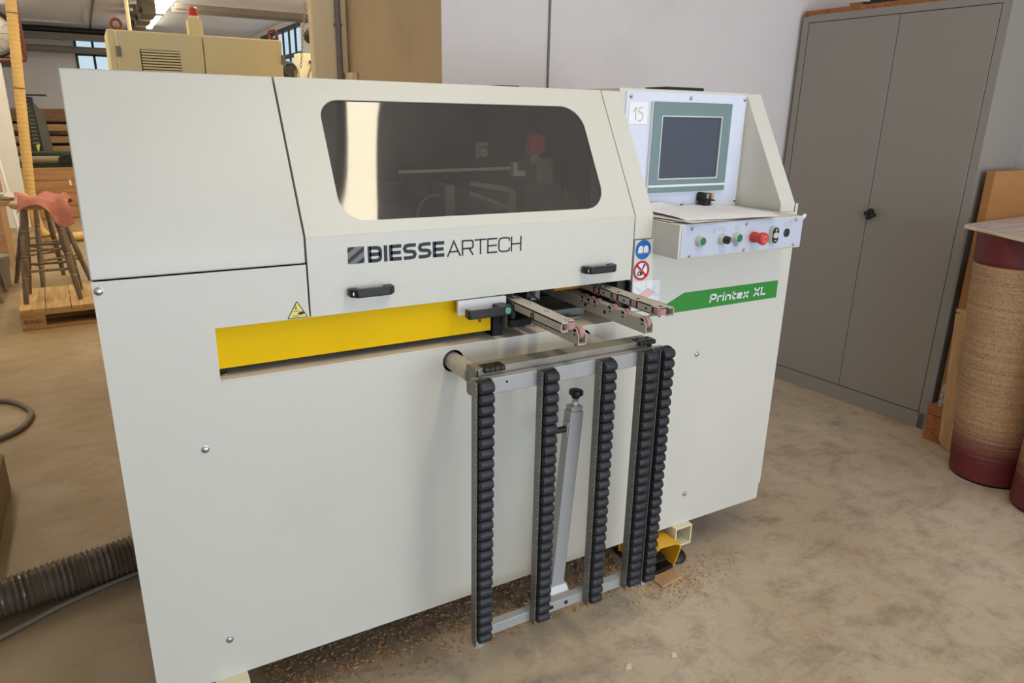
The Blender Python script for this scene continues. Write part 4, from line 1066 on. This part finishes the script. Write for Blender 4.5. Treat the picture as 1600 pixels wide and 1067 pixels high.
# leaning boards, small box, fibreboard, abrasive rolls with a top
mb = MB()
def plank(y_lo, y_hi, z1, x0, t, lean, rtop, rbot):
    P = []
    if rbot: P += [(y_lo, 0), (y_hi - rbot, 0)] + [(y_hi - rbot + rbot * math.sin(a * PI / 12), rbot - rbot * math.cos(a * PI / 12)) for a in range(1, 7)]
    else: P += [(y_lo, 0), (y_hi, 0)]
    if rtop: P += [(y_hi - rtop + rtop * math.cos(a * PI / 12), z1 - rtop + rtop * math.sin(a * PI / 12)) for a in range(0, 7)] + [(y_lo, z1)]
    else: P += [(y_hi, z1), (y_lo, z1)]
    m = MB(); m.prism(P, 'x', x0, x0 + t); m.v = [Vector((p.x + p.z * lean, p.y + p.z * .09, p.z)) for p in m.v]; return m
b1 = solo('leaning_plank', plank(.004, .094, .652, 3.283, .020, .03, 0, .05), PLY, 'light plywood plank with square top and rounded foot leaning behind the abrasive roll', 'plank', (3.27, .03, 0), bevel=.002)
mb = MB()
for yy in (.136, .148): mb.cyl((3.3005, yy, .636), (3.3030, yy, .636), .0035, n=8)
obj('plank_hole', mb, BLACK, b1)
solo('leaning_plank', plank(-.010, .066, .815, 3.322, .020, .02, .05, .03), PLY, 'taller light plywood plank with rounded top leaning behind the square topped one', 'plank', (3.31, .03, 0), bevel=.002)
bx = thing('wooden_box', 'small brown wooden box on the floor at the cabinet corner', 'box', (3.37, .135, 0))
obj('box_body', MB().box(3.318, 3.398, .095, .188, 0, .128), BOXW, bx, bevel=.002)
obj('box_lid', MB().box(3.314, 3.402, .091, .192, .131, .172), BOXW, bx, bevel=.002)
mb = MB(); mb.lathe([(.016, 0), (.016, .2), (.010, .25), (.010, .6), (.014, .65), (.012, .9), (.005, 1)], (3.350, .150, .172), (3.354, .150, .285), 12); mb.cyl((3.352, .150, .225), (3.340, .155, .228), .008, n=10)
solo('spray_nozzle', mb, SILVER, 'small grey metal fitting standing on the brown wooden box', 'fitting', (3.352, .15, .172))
mb = MB(); mb.box(3.345, 3.395, .100, .135, .172, .192); mb.cyl((3.36, .118, .192), (3.37, .118, .215), .012, .008, 12)
solo('valve_part', mb, DARKSTEEL, 'dark metal valve part lying on the brown wooden box', 'fitting', (3.37, .118, .172))
solo('particle_board', MB().box(3.440, 3.90, .180, .216, 0, 1.247), CHIPB, 'orange brown fibreboard panel standing against the cabinet side', 'panel', (3.67, .2, 0), bevel=.001)
def abrasive_roll(cx, cy, h, label, lx=0.0, ly=0.0):
    t = thing('abrasive_roll', label, 'roll', (cx, cy, 0), group='upright abrasive rolls under the laminate board')
    def shear(mb):
        mb.v = [Vector((p.x + lx * p.z / h, p.y + ly * p.z / h, p.z)) for p in mb.v]; return mb
    for nm, prof, z0, z1, m in (('winding', [(.1390, 0), (.1395, .01), (.1395, .99), (.1390, 1)], .012, h - .118, SAND),
                                ('end_band', [(.1385, 0), (.1390, .1), (.1410, .15), (.1410, .22), (.139, .25), (.139, 1)], h - .124, h, BURG),
                                ('foot_ring', [(.128, 0), (.135, 1)], 0, .012, BLACK)):
        mb = MB(); mb.lathe(prof, (0, 0, z0), (0, 0, z1), 48)
        o = bpy.data.objects.new(nm, mesh_from(shear(mb), nm, m)); COL.objects.link(o); o.parent = t
abrasive_roll(3.2014, -.1642, 1.028, 'tall sand coloured abrasive roll with burgundy ends beside the leaning planks', -.0325, .0753)
abrasive_roll(3.126, -.449, 1.028, 'abrasive roll cut off by the right edge of the photo, nearest the viewer')
TB = thing('laminate_board', 'offcut of pinkish laminated board laid across the tops of the abrasive rolls', 'board', (3.3, -.1, 1.0285))
PB = [(3.138, .104), (3.125, .085), (2.972, -.200), (2.86, -.46), (3.35, -.70), (3.92, -.30), (3.86, .165), (3.70, .150), (3.155, .110)]
obj('board_core', MB().prism(PB, 'z', 1.0285, 1.0425), CREAM, TB, bevel=.002)
cxp = sum(p[0] for p in PB) / len(PB); cyp = sum(p[1] for p in PB) / len(PB)
obj('laminate', MB().prism([(cxp + (x - cxp) * .992, cyp + (y - cyp) * .992) for x, y in PB], 'z', 1.0426, 1.0445), MELA, TB)

# ------------------------------------------------------------------ left foreground: extraction hose, cables, box
H = []
import itertools
path = []
for i in range(0, 46):
    u = i / 45; x = .095 - 1.40 * u
    path.append(Vector((x, .826 - .315 * u + .01 * math.sin(u * 5), .0605)))
pts = []; rs = []
for i in range(len(path) - 1):
    for k in range(6):
        p = path[i].lerp(path[i + 1], k / 6)
        pts.append(p)
ring = .0152; acc = 0
for i, p in enumerate(pts):
    if i: acc += (pts[i] - pts[i - 1]).length
    rs.append(.0550 + .0052 * math.cos(2 * PI * acc / ring))
solo('extraction_hose', MB().tube(pts, rs, 20), DKHOSE, 'thick brown ribbed extraction hose on the floor entering under the machine side', 'hose', (-.3, .8, 0))
solo('floor_cable', MB().tube([(.25, .86, .008), (-.02, .768, .008), (-.13, .735, .008), (-.24, .692, .008), (-.375, .618, .008), (-.6, .50, .008), (-1.0, .30, .008)], .0075, 8), CABLE, 'thin grey cable on the floor in front of the ribbed hose', 'cable', (-.24, .69, 0))
lp = [(-1.1, 2.72), (-.75, 2.70), (-.5409, 2.658), (-.4689, 2.593), (-.415, 2.49), (-.3925, 2.40), (-.400, 2.31), (-.431, 2.210), (-.4991, 2.140), (-.62, 2.06), (-.85, 1.95)]
sm = []
for i in range(len(lp) - 1):
    p0 = Vector(lp[max(i - 1, 0)]); p1 = Vector(lp[i]); p2 = Vector(lp[i + 1]); p3 = Vector(lp[min(i + 2, len(lp) - 1)])
    for k in range(5):
        t = k / 5; sm.append(.5 * ((2 * p1) + (p2 - p0) * t + (2 * p0 - 5 * p1 + 4 * p2 - p3) * t * t + (3 * p1 - p0 - 3 * p2 + p3) * t ** 3))
solo('cable_loop', MB().tube([(p.x, p.y, .014) for p in sm], .013, 8), CABLE, 'loop of grey cable on the floor above the grey brown box at the left edge', 'cable', (-.5, 2.4, 0))
lb_ = thing('floor_box', 'low grey brown box on the floor at the left edge of the photo', 'box', (-.65, 1.35, 0))
obj('box_body', MB().box(-.95, -.4224, 1.02, 1.618, 0, .150), LBOX, lb_, bevel=.002)
obj('box_tab', MB().box(-.446, -.434, 1.60, 1.622, .150, .205), DARKSTEEL, lb_)

# ------------------------------------------------------------------ hall: pallet, stools, hose
pa = 0.044
PA0 = Vector((-.5287, 4.050, 0)); pux = Vector((1.0, .045, 0)).normalized(); puy = Vector((-.045, 1.0, 0)).normalized()
PT = thing('wooden_pallet', 'wooden pallet on the hall floor under the stool with the red cloth', 'pallet', tuple(PA0 + pux * .6 + puy * .35))
def pb(x0, x1, y0, y1, z0, z1):
    mb = MB(); mb.box(x0, x1, y0, y1, z0, z1); mb.v = [PA0 + pux * p.x + puy * p.y + Vector((0, 0, p.z)) for p in mb.v]; return mb
DL = .70
for i in range(8):
    obj('deck_board', pb(i * .151, i * .151 + .1465, 0, DL, .122, .144), PALLETW, PT, bevel=.001)
for y in (0, DL / 2 - .05, DL - .10):
    obj('stringer', pb(0, 1.2, y, y + .10, .100, .1215), PALLETX, PT)
    obj('skid', pb(0, 1.2, y, y + .10, 0, .022), PALLETX, PT)
    for x in (0, .53, 1.06):
        bl = obj('block', pb(x, x + .14, y + .001, y + .099, .0225, .0995), PALLETX, PT)
        if y == 0 and x == 0:
            mb = MB(); fpz = lambda u, v: PA0 + pux * u - puy * .002 + Vector((0, 0, v))
            write(mb, 'EKE', .018, .046, .030, .16, {'*': .9}, .25, fpz)
            obj('stamp', mb, LUMBER, bl, smooth=False)

def stool(name_loc, rot, hseat, rs_, spread, label, tint=None, seat=True):
    t = thing('wooden_stool', label, 'stool', name_loc, group='old turned-leg workshop stools', world_coords=False)
    t.rotation_euler = (0, 0, rot)
    o = obj('seat', MB().lathe([(rs_ * .94, 0), (rs_, .25), (rs_, .75), (rs_ * .95, 1)], (0, 0, hseat - .038), (0, 0, hseat), 28), SEATW, t)
    feet = []; tops = []
    for sx, sy in ((-1, -1), (1, -1), (1, 1), (-1, 1)):
        a = Vector((sx * rs_ * .52, sy * rs_ * .52, hseat - .038)); b = Vector((sx * spread, sy * spread, 0))
        tops.append(a); feet.append(b)
        pr = [(.013, 0), (.017, .06), (.019, .20), (.0155, .22), (.0205, .235), (.0155, .25), (.020, .30), (.0215, .46), (.017, .485), (.0225, .50), (.017, .515), (.021, .56), (.021, .70), (.0165, .72), (.0215, .735), (.0165, .75), (.019, .80), (.015, 1)]
        obj('leg', MB().lathe([(q * 1.1, w_) for q, w_ in pr], a, b, 12), STOOLW, t)
    for i in range(4):
        j = (i + 1) % 4
        for fr in ((.44, .66) if i % 2 == 0 else (.50, .72)):
            obj('stretcher', MB().cyl(tops[i].lerp(feet[i], fr), tops[j].lerp(feet[j], fr), .0095, n=8), STOOLW, t)
    return t
stool((-.335, 4.40, .147), .0, .672, .170, .162, 'worn turned-leg stool standing on the pallet, red cloth over its seat')
b_ = stool((-.93, 5.20, 0), .0, .775, .20, .205, 'long-topped turned-leg stool at the left photo edge carrying a brown roll and rags')
mb = MB(); mb.box(-.55, .47, -.27, .25, .735, .7755); obj('seat_board', mb, SEATW, b_, bevel=.008)
stool((-.400, 5.66, 0), .55, .700, .16, .20, 'dark turned-leg stool half hidden behind the pallet stool')

# red cloth draped over the seat
mb = MB(); nx, ny = 26, 14; vs = []
for j in range(ny + 1):
    for i in range(nx + 1):
        u, v = i / nx, j / ny
        x = -.448 + .305 * u + .012 * math.sin(9 * v + 2 * u); y = 4.190 + .34 * v
        d = math.hypot((x + .335) / .170, (y - 4.40) / .175)
        z = .830 - .050 * max(0, (.20 - v) / .20) + .075 * math.sin(u * 7 + v * 3) * .35 + .022 * math.sin(u * 13 + 1.3) * .5 + .03 * math.exp(-((u - .35) ** 2) / .05) + (.008 * math.sin(v * 15 + u * 6))
        if d > .98: z -= min(.105, (d - .98) * .16) * (1.2 if u > .6 else .55)
        vs.append((x, y, z + .012))
for j in range(ny + 1):
    for i in range(nx + 1):
        p = vs[j * (nx + 1) + i]; vs.append((p[0], p[1], p[2] - .007))
N = (nx + 1) * (ny + 1); fs = []
for j in range(ny):
    for i in range(nx):
        a = j * (nx + 1) + i; fs.append([a, a + 1, a + nx + 2, a + nx + 1]); fs.append([N + a, N + a + nx + 1, N + a + nx + 2, N + a + 1])
for i in range(nx): fs.append([i, N + i, N + i + 1, i + 1]); b = ny * (nx + 1) + i; fs.append([b, b + 1, N + b + 1, N + b])
for j in range(ny): a = j * (nx + 1); fs.append([a, a + nx + 1, N + a + nx + 1, N + a]); b = a + nx; fs.append([b, N + b, N + b + nx + 1, b + nx + 1])
mb.add(vs, fs); solo('red_cloth', mb, CLOTH, 'crumpled red cloth draped over the seat of the pallet stool', 'cloth', (-.30, 4.4, .785))
# things on the left stool
mb = MB(); mb.lathe([(.085, 0), (.090, .04), (.090, .96), (.085, 1)], (-1.10, 5.16, .866), (-.675, 5.05, .866), 24)
solo('brown_roll', mb, mat('brown_roll_skin', (104, 82, 52), .6, var=.15, scale=10), 'thick brown cylinder lying on the left stool', 'roll', (-.85, 5.09, .78))
mb = MB(); rnd = random.Random(9); vs = []; ns, nr = 12, 7
def lump(mb, c, r, seed, sq=.55, n=12, k=7):
    rr = random.Random(seed); vs = []; fs = []
    for i in range(k + 1):
        th = PI * i / k
        for j in range(n):
            ph = 2 * PI * j / n; q = r * rr.uniform(.72, 1.15)
            vs.append((c[0] + q * math.sin(th) * math.cos(ph) * 1.3, c[1] + q * math.sin(th) * math.sin(ph), max(c[2] + q * math.cos(th) * sq, c[2] - r * .42)))
    for i in range(k):
        for j in range(n): fs.append([i * n + j, i * n + (j + 1) % n, (i + 1) * n + (j + 1) % n, (i + 1) * n + j])
    mb.add(vs, fs)
lump(mb, (-.575, 5.04, .798), .052, 4); lump(mb, (-.55, 5.0, .793), .036, 8)
solo('pale_rag', mb, RAG, 'crumpled pale rag beside the brown roll on the left stool', 'rag', (-.6, 5.05, .78))
mb = MB(); mb.tube([(-.72 + .012 * i, 4.945 + .010 * math.sin(i * 1.7), .784 + .003 * (i % 2)) for i in range(18)], .008, 6)
solo('twisted_rope', mb, CABLE, 'grey twisted rope along the front rim of the left stool seat', 'rope', (-.62, 4.945, .78))
mb = MB(); mb.lathe([(.105, 0), (.125, .9), (.132, .92), (.132, 1)], (-.81, 5.62, 0), (-.81, 5.62, .26), 24)
solo('grey_bucket', mb, BUCKET, 'grey bucket on the floor behind the left stool legs', 'bucket', (-.81, 5.62, 0))
# leaning broom rod, orange block behind
mb = MB(); mb.cyl((-.60, 6.2, .0), (-.72, 6.5, 1.18), .014, n=10); mb.cyl((-.72, 6.5, 1.18), (-.728, 6.52, 1.26), .017, .012, 10)
solo('white_rod', mb, PAINT_LIGHT, 'thin white rod with a dark tip leaning behind the left stool', 'rod', (-.60, 6.2, 0))
solo('wooden_crate', MB().box(-1.4, -.775, 6.6, 7.1, 0, .93), LUMBER2, 'brown wooden crate at the left photo edge behind the white rod', 'crate', (-1.0, 6.85, 0), bevel=.004)

def corrugated(pts, r, ring, amp, sub=1):
    P = [Vector(p) for p in pts]; out = []; rs = []; acc = 0
    for i in range(len(P) - 1):
        L = (P[i + 1] - P[i]).length; k = max(1, int(L / (ring / 4)))
        for j in range(k): out.append(P[i].lerp(P[i + 1], j / k))
    for i, p in enumerate(out):
        if i: acc += (out[i] - out[i - 1]).length
        rs.append(r + amp * math.cos(2 * PI * acc / ring))
    return MB().tube(out, rs, 14)
yh = [(-.432, 7.80, Hc), (-.468, 7.80, 2.46), (-.535, 7.80, 1.55), (-.600, 7.80, .56), (-.600, 7.80, .30), (-.575, 7.80, .15), (-.52, 7.81, .075), (-.44, 7.83, .055), (-.2, 7.86, .055), (.3, 7.9, .055), (.8, 7.9, .055)]
YH = solo('yellow_hose', corrugated(yh, .050, .045, .0022), YHOSE, 'yellow corrugated extraction hose dropping from the ceiling and bending along the floor', 'hose', (-.5, 7.8, 0))
obj('hose_clip', MB().torus((-.530, 7.80, 1.62), (.07, 0, 1), .051, .004, 20, 6), DARKSTEEL, YH)
obj('hose_clip', MB().torus((-.477, 7.80, 2.34), (.05, 0, 1), .051, .004, 20, 6), DARKSTEEL, YH)

# wood panel pile, green bed, dark machine, lumber
WP = thing('pine_bin', 'long pine plank bin on the hall floor behind the stools', 'bin', (.2, 10.1, 0))
for i in range(4):
    obj('plank', MB().box(-.94, 1.3, 9.95, 10.0, .005 + i * .1675, .168 + i * .1675), PINE, WP, bevel=.003)
obj('bin_side', MB().box(-.94, -.90, 10.0, 10.9, 0, .67), PINE, WP)
obj('bin_label', MB().box(-.285, -.262, 9.945, 9.95, .44, .51), PAPER, WP)
GB = thing('green_machine_bed', 'dark green cast machine bed lying behind the pine bin', 'casting', (.2, 11.15, 0))
obj('casting', MB().box(-1.4, 1.2, 11.0, 11.5, .02, .815), GREENBED, GB, bevel=.02)
obj('casting_rim', MB().box(-1.4, 1.2, 10.98, 11.0, .79, .82), GREENBED, GB)
gh = []
for i in range(25):
    u = i / 24; x = -1.6 + 1.25 * u
    gh.append((x, 10.72, .731 + .55 * max(0, 1 - u / .62) ** 2))
GH = solo('grey_hose', MB().tube(gh, .052, 14), GHOSE, 'grey suction hose sagging over the pine bin towards a dark mouth', 'hose', (-.8, 10.72, .67))
obj('hose_mouth', MB().prism([(-.39, .675), (-.10, .665), (-.10, .81), (-.33, .81), (-.39, .76)], 'y', 10.64, 10.80), BLACKP, GH, bevel=.01)
DM = thing('dark_machine_column', 'tall dark machine column with vertical lettering behind the yellow hose', 'machine', (-.62, 12.0, 0))
mb = MB(); mb.prism([(-.80, .0), (-.575, .0), (-.650, 1.58), (-.79, 1.60)], 'y', 12.0, 12.25); obj('column_body', mb, DARKCOL, DM, bevel=.01)
mb = MB(); mb.prism([(-.575, .0), (-.42, .0), (-.535, 1.33), (-.575, 1.42), (-.650, 1.50)], 'y', 11.98, 12.25); obj('side_cover', mb, mat('cover_grey', (104, 100, 96), .5, var=.06), DM, bevel=.01)
obj('top_flange', MB().box(-.85, -.46, 11.95, 12.25, 1.60, 1.625), DARKSTEEL, DM)
mb = MB(); fv = lambda u, v: Vector((-.700 + u * .085 + .02 * (1.3 - v), 11.985, v))
ribbon(mb, [(-.4, 1.36), (.5, 1.40), (-.4, 1.44)], .012, fv, closed=True)
for k in range(7):
    z = .92 + k * .055
    for a, b in (((-.35, z), (.45, z)), ((-.35, z), (-.35, z + .038)), ((.45, z + .006), (.45, z + .038))): ribbon(mb, [a, b], .012, fv)
ribbon(mb, [(-.5, .905), (.62, .905)], .008, fv); ribbon(mb, [(-.5, 1.315), (.62, 1.315)], .008, fv)
obj('vertical_lettering', mb, INTGREY, DM, smooth=False)
mb = MB(); mb.add([fv(0, .62), fv(.5, .74), fv(.25, .80), fv(.6, .90), fv(-.1, .88), fv(.05, .78), fv(-.15, .76)], [list(range(7))])
obj('flash_emblem', mb, SIGNYEL, DM, smooth=False)
LR = thing('lumber_rack', 'stack of long brown boards along the far wall of the hall', 'lumber', (-.3, 13.2, 0))
for i, (z0, z1, m) in enumerate(((.10, .26, LUMBER2), (.30, .46, LUMBER), (.50, .66, LUMBER2), (.70, .82, LUMBER2), (.87, .98, LUMBER2), (1.00, 1.06, LUMBER), (1.06, 1.17, LUMBER2), (1.21, 1.30, LUMBER), (1.30, 1.42, LUMBER))):
    obj('board', MB().box(-2.4, 1.4, 13.0 + (i % 3) * .03, 13.5, z0, z1), m, LR, bevel=.006)
for x in (-1.9, -.45, 1.0): obj('rack_post', MB().box(x, x + .08, 13.5, 13.58, 0, 1.42), DARKSTEEL, LR)
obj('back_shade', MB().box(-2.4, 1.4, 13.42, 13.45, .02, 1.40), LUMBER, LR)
# white partition board at the far left, brown pipe, wall fan
solo('white_partition_board', MB().box(-2.4, -.752, 9.2, 9.26, 0, 2.04), PAINT_LIGHT, 'white partition board edge at the left photo border', 'board', (-1.6, 9.23, 0), bevel=.004)
solo('brown_pipe', MB().tube([(-.456, 8.2, Hc), (-.454, 8.2, 2.50), (-.450, 8.2, 1.95), (-.458, 8.2, 1.918), (-.49, 8.2, 1.908), (-.95, 8.2, 1.895)], .022, 10), REDPIPE, 'thin brown pipe dropping from the ceiling and turning left behind the yellow hose', 'pipe', (-.455, 8.2, 1.9))
wf = thing('wall_fan', 'round fan behind a wire guard at the left top corner', 'fan', (-.98, 11.5, 2.35))
obj('fan_ring', MB().torus((-.98, 11.5, 2.42), (0, 1, 0), .30, .03, 30, 8), BLACKP, wf)
obj('fan_disc', MB().lathe([(.28, 0), (.20, .6), (.06, 1)], (-.98, 11.56, 2.42), (-.98, 11.48, 2.42), 30), INTLIGHT, wf)
obj('fan_bracket', MB().box(-1.3, -.72, 11.58, 11.64, 1.98, 2.12), DARKSTEEL, wf)
for k in range(6):
    a = k * PI / 6
    obj('guard_wire', MB().cyl((-.98 - .3 * math.cos(a), 11.47, 2.42 - .3 * math.sin(a)), (-.98 + .3 * math.cos(a), 11.47, 2.42 + .3 * math.sin(a)), .004, n=6), ZINC, wf)

# ------------------------------------------------------------------ beige control cabinet with beacon
EC = thing('control_cabinet', 'beige electrical control cabinet with louvre and red beacon behind the machine', 'cabinet', (.64, 3.2, 0))
obj('carcass', MB().box(.185, 1.078, 3.03, 3.45, 0, 1.835), BEIGE_E, EC, bevel=.006)
obj('cabinet_door', MB().box(.222, .6455, 3.0, 3.028, .1, 1.828), BEIGE_E, EC, bevel=.004)
obj('cabinet_door', MB().box(.6505, 1.074, 3.0, 3.028, .1, 1.828), BEIGE_E, EC, bevel=.004)
lv = obj('louvre', MB().box(.330, .526, 2.9985, 3.0, 1.54, 1.742), BLACK, EC)
for k in range(14):
    z = 1.739 - k * .0142
    obj('slat', MB().prism([(2.996, z - .0092), (2.999, z - .0092), (2.999, z), (2.9975, z)], 'x', .335, .526), BEIGE_E, lv)
for x in (.2185, 1.066): obj('door_hinge', MB().box(x, x + .022, 2.992, 3.012, 1.70, 1.752), GREYPIPE, EC)
for x in (.238, 1.050): obj('lifting_eye', MB().torus((x, 3.10, 1.868), (0.2, 1, 0), .024, .0075, 20, 8), REDRING, EC)
mb = MB(); mb.prism([(.592, 1.835), (.668, 1.835), (.668, 1.915), (.655, 1.925), (.605, 1.925), (.592, 1.915)], 'y', 3.08, 3.16)
bc = obj('beacon_base', mb, BEIGE_E, EC, bevel=.004)
obj('beacon_socket', MB().cyl((.630, 3.12, 1.925), (.630, 3.12, 1.938), .027, n=20), CREAM, bc)
obj('beacon_lens', MB().lathe([(.026, 0), (.026, .3), (.022, .85), (.012, 1)], (.630, 3.12, 1.938), (.630, 3.12, 1.985), 20), ORANGE, bc, label='orange red beacon lens')
solo('beige_conduit', MB().cyl((.407, 5.0, Hc), (.4125, 5.0, 1.2), .014, n=10), COLUMNM, 'thin beige conduit rising to the ceiling behind the control cabinet', 'conduit', (.41, 5.0, 1.2))
for k, y in enumerate((9.7, 10.6, 11.5, 12.4)):
    mb = MB(); mb.box(.86, 1.02, y, y + .62, 2.62, 2.80); mb.box(.90, .98, y + .05, y + .57, 2.80, Hc); mb.cyl((.83, y + .1, 2.70), (.83, y + .5, 2.70), .025, n=8)
    solo('ballast_box', mb, TRAYM, ('nearest', 'second', 'third', 'farthest')[k] + ' of four dark boxes hung under the ceiling left of the lit luminaires', 'box', (.94, y + .3, 2.62), group='dark boxes hung beside the luminaires', bevel=.006)

# ------------------------------------------------------------------ right of the control cabinet: hoist, box, chain; pillar conduit
HB = thing('switch_box', 'small cream switch box on a post beside the pillar', 'box', (1.74, 5.05, 1.55))
obj('box_body', MB().box(1.668, 1.795, 5.0, 5.16, 1.60, 1.915), CREAM, HB, bevel=.004)
obj('box_side', MB().box(1.797, 1.825, 5.0, 5.16, 1.60, 1.915), LBOX, HB)
obj('switch', MB().box(1.752, 1.775, 4.985, 5.0, 1.835, 1.86), DARKSTEEL, HB)
obj('post', MB().box(1.70, 1.76, 5.06, 5.12, 0, 1.60), GREYPIPE, HB)
mb = MB()
for k in range(46):
    t = k / 45; c = Vector((1.775 - .112 * t, 4.93, 2.60 - .80 * t)); mb.torus(c, (1, 0, 0) if k % 2 else (0, 1, 0), .0095, .0028, 8, 5)
solo('lifting_chain', mb, CHAINM, 'long steel chain hanging from the ceiling left of the cream switch box', 'chain', (1.70, 4.93, 1.75), kind=None)
mb = MB()
for k in range(14):
    t = k / 13; mb.torus((1.782 - .05 * t - .02 * math.sin(t * 3), 4.97, 1.83 - .16 * t), (1, 0, 0) if k % 2 else (0, 1, 0), .0085, .0026, 8, 5)
solo('short_chain', mb, CHAINM, 'short chain hanging in front of the cream switch box', 'chain', (1.76, 4.97, 1.66))
hs = thing('chain_hoist', 'black hoist drum on a bracket between control cabinet and switch box', 'hoist', (1.59, 5.0, 1.6))
obj('drum', MB().torus((1.586, 5.02, 1.775), (.3, -1, .2), .052, .024, 22, 10), BLACKP, hs)
obj('drum_core', MB().cyl((1.590, 4.99, 1.775), (1.584, 5.06, 1.77), .04, n=18), DARKSTEEL, hs)
obj('hoist_leg', MB().cyl((1.565, 5.02, 1.75), (1.552, 5.02, 1.30), .02, n=10), CHAINM, hs)
obj('hoist_leg', MB().cyl((1.628, 5.0, 1.78), (1.636, 5.0, 1.30), .016, n=10), CHAINM, hs)
wl = thing('work_lamp', 'dark dished lamp on a curved arm at the pillar edge', 'lamp', (1.84, 5.3, 1.5))
obj('shade', MB().lathe([(.075, 0), (.085, .3), (.060, .8), (.02, 1)], (1.868, 5.25, 2.055), (1.880, 5.30, 2.135), 22), DARKSTEEL, wl)
obj('arm', MB().tube([(1.880, 5.3, 2.13), (1.885, 5.3, 2.6), (1.885, 5.3, Hc)], .026, 10), BLACK, wl)
obj('spring_arm', MB().tube([(1.90, 5.25, 2.02), (1.865, 5.25, 1.97), (1.845, 5.25, 1.90), (1.84, 5.25, 1.70)], .020, 10), DARKSTEEL, wl)
cd_ = thing('wall_conduit', 'grey cable conduit clipped to the beige pillar', 'conduit', (1.24, 2.44, 1.6))
obj('tube', MB().cyl((1.2420, 2.435, 1.60), (1.2420, 2.435, Hc), .0155, n=12), GREYPIPE, cd_)
obj('clip', MB().box(1.222, 1.262, 2.430, 2.449, 1.868, 1.884), ZINC, cd_)
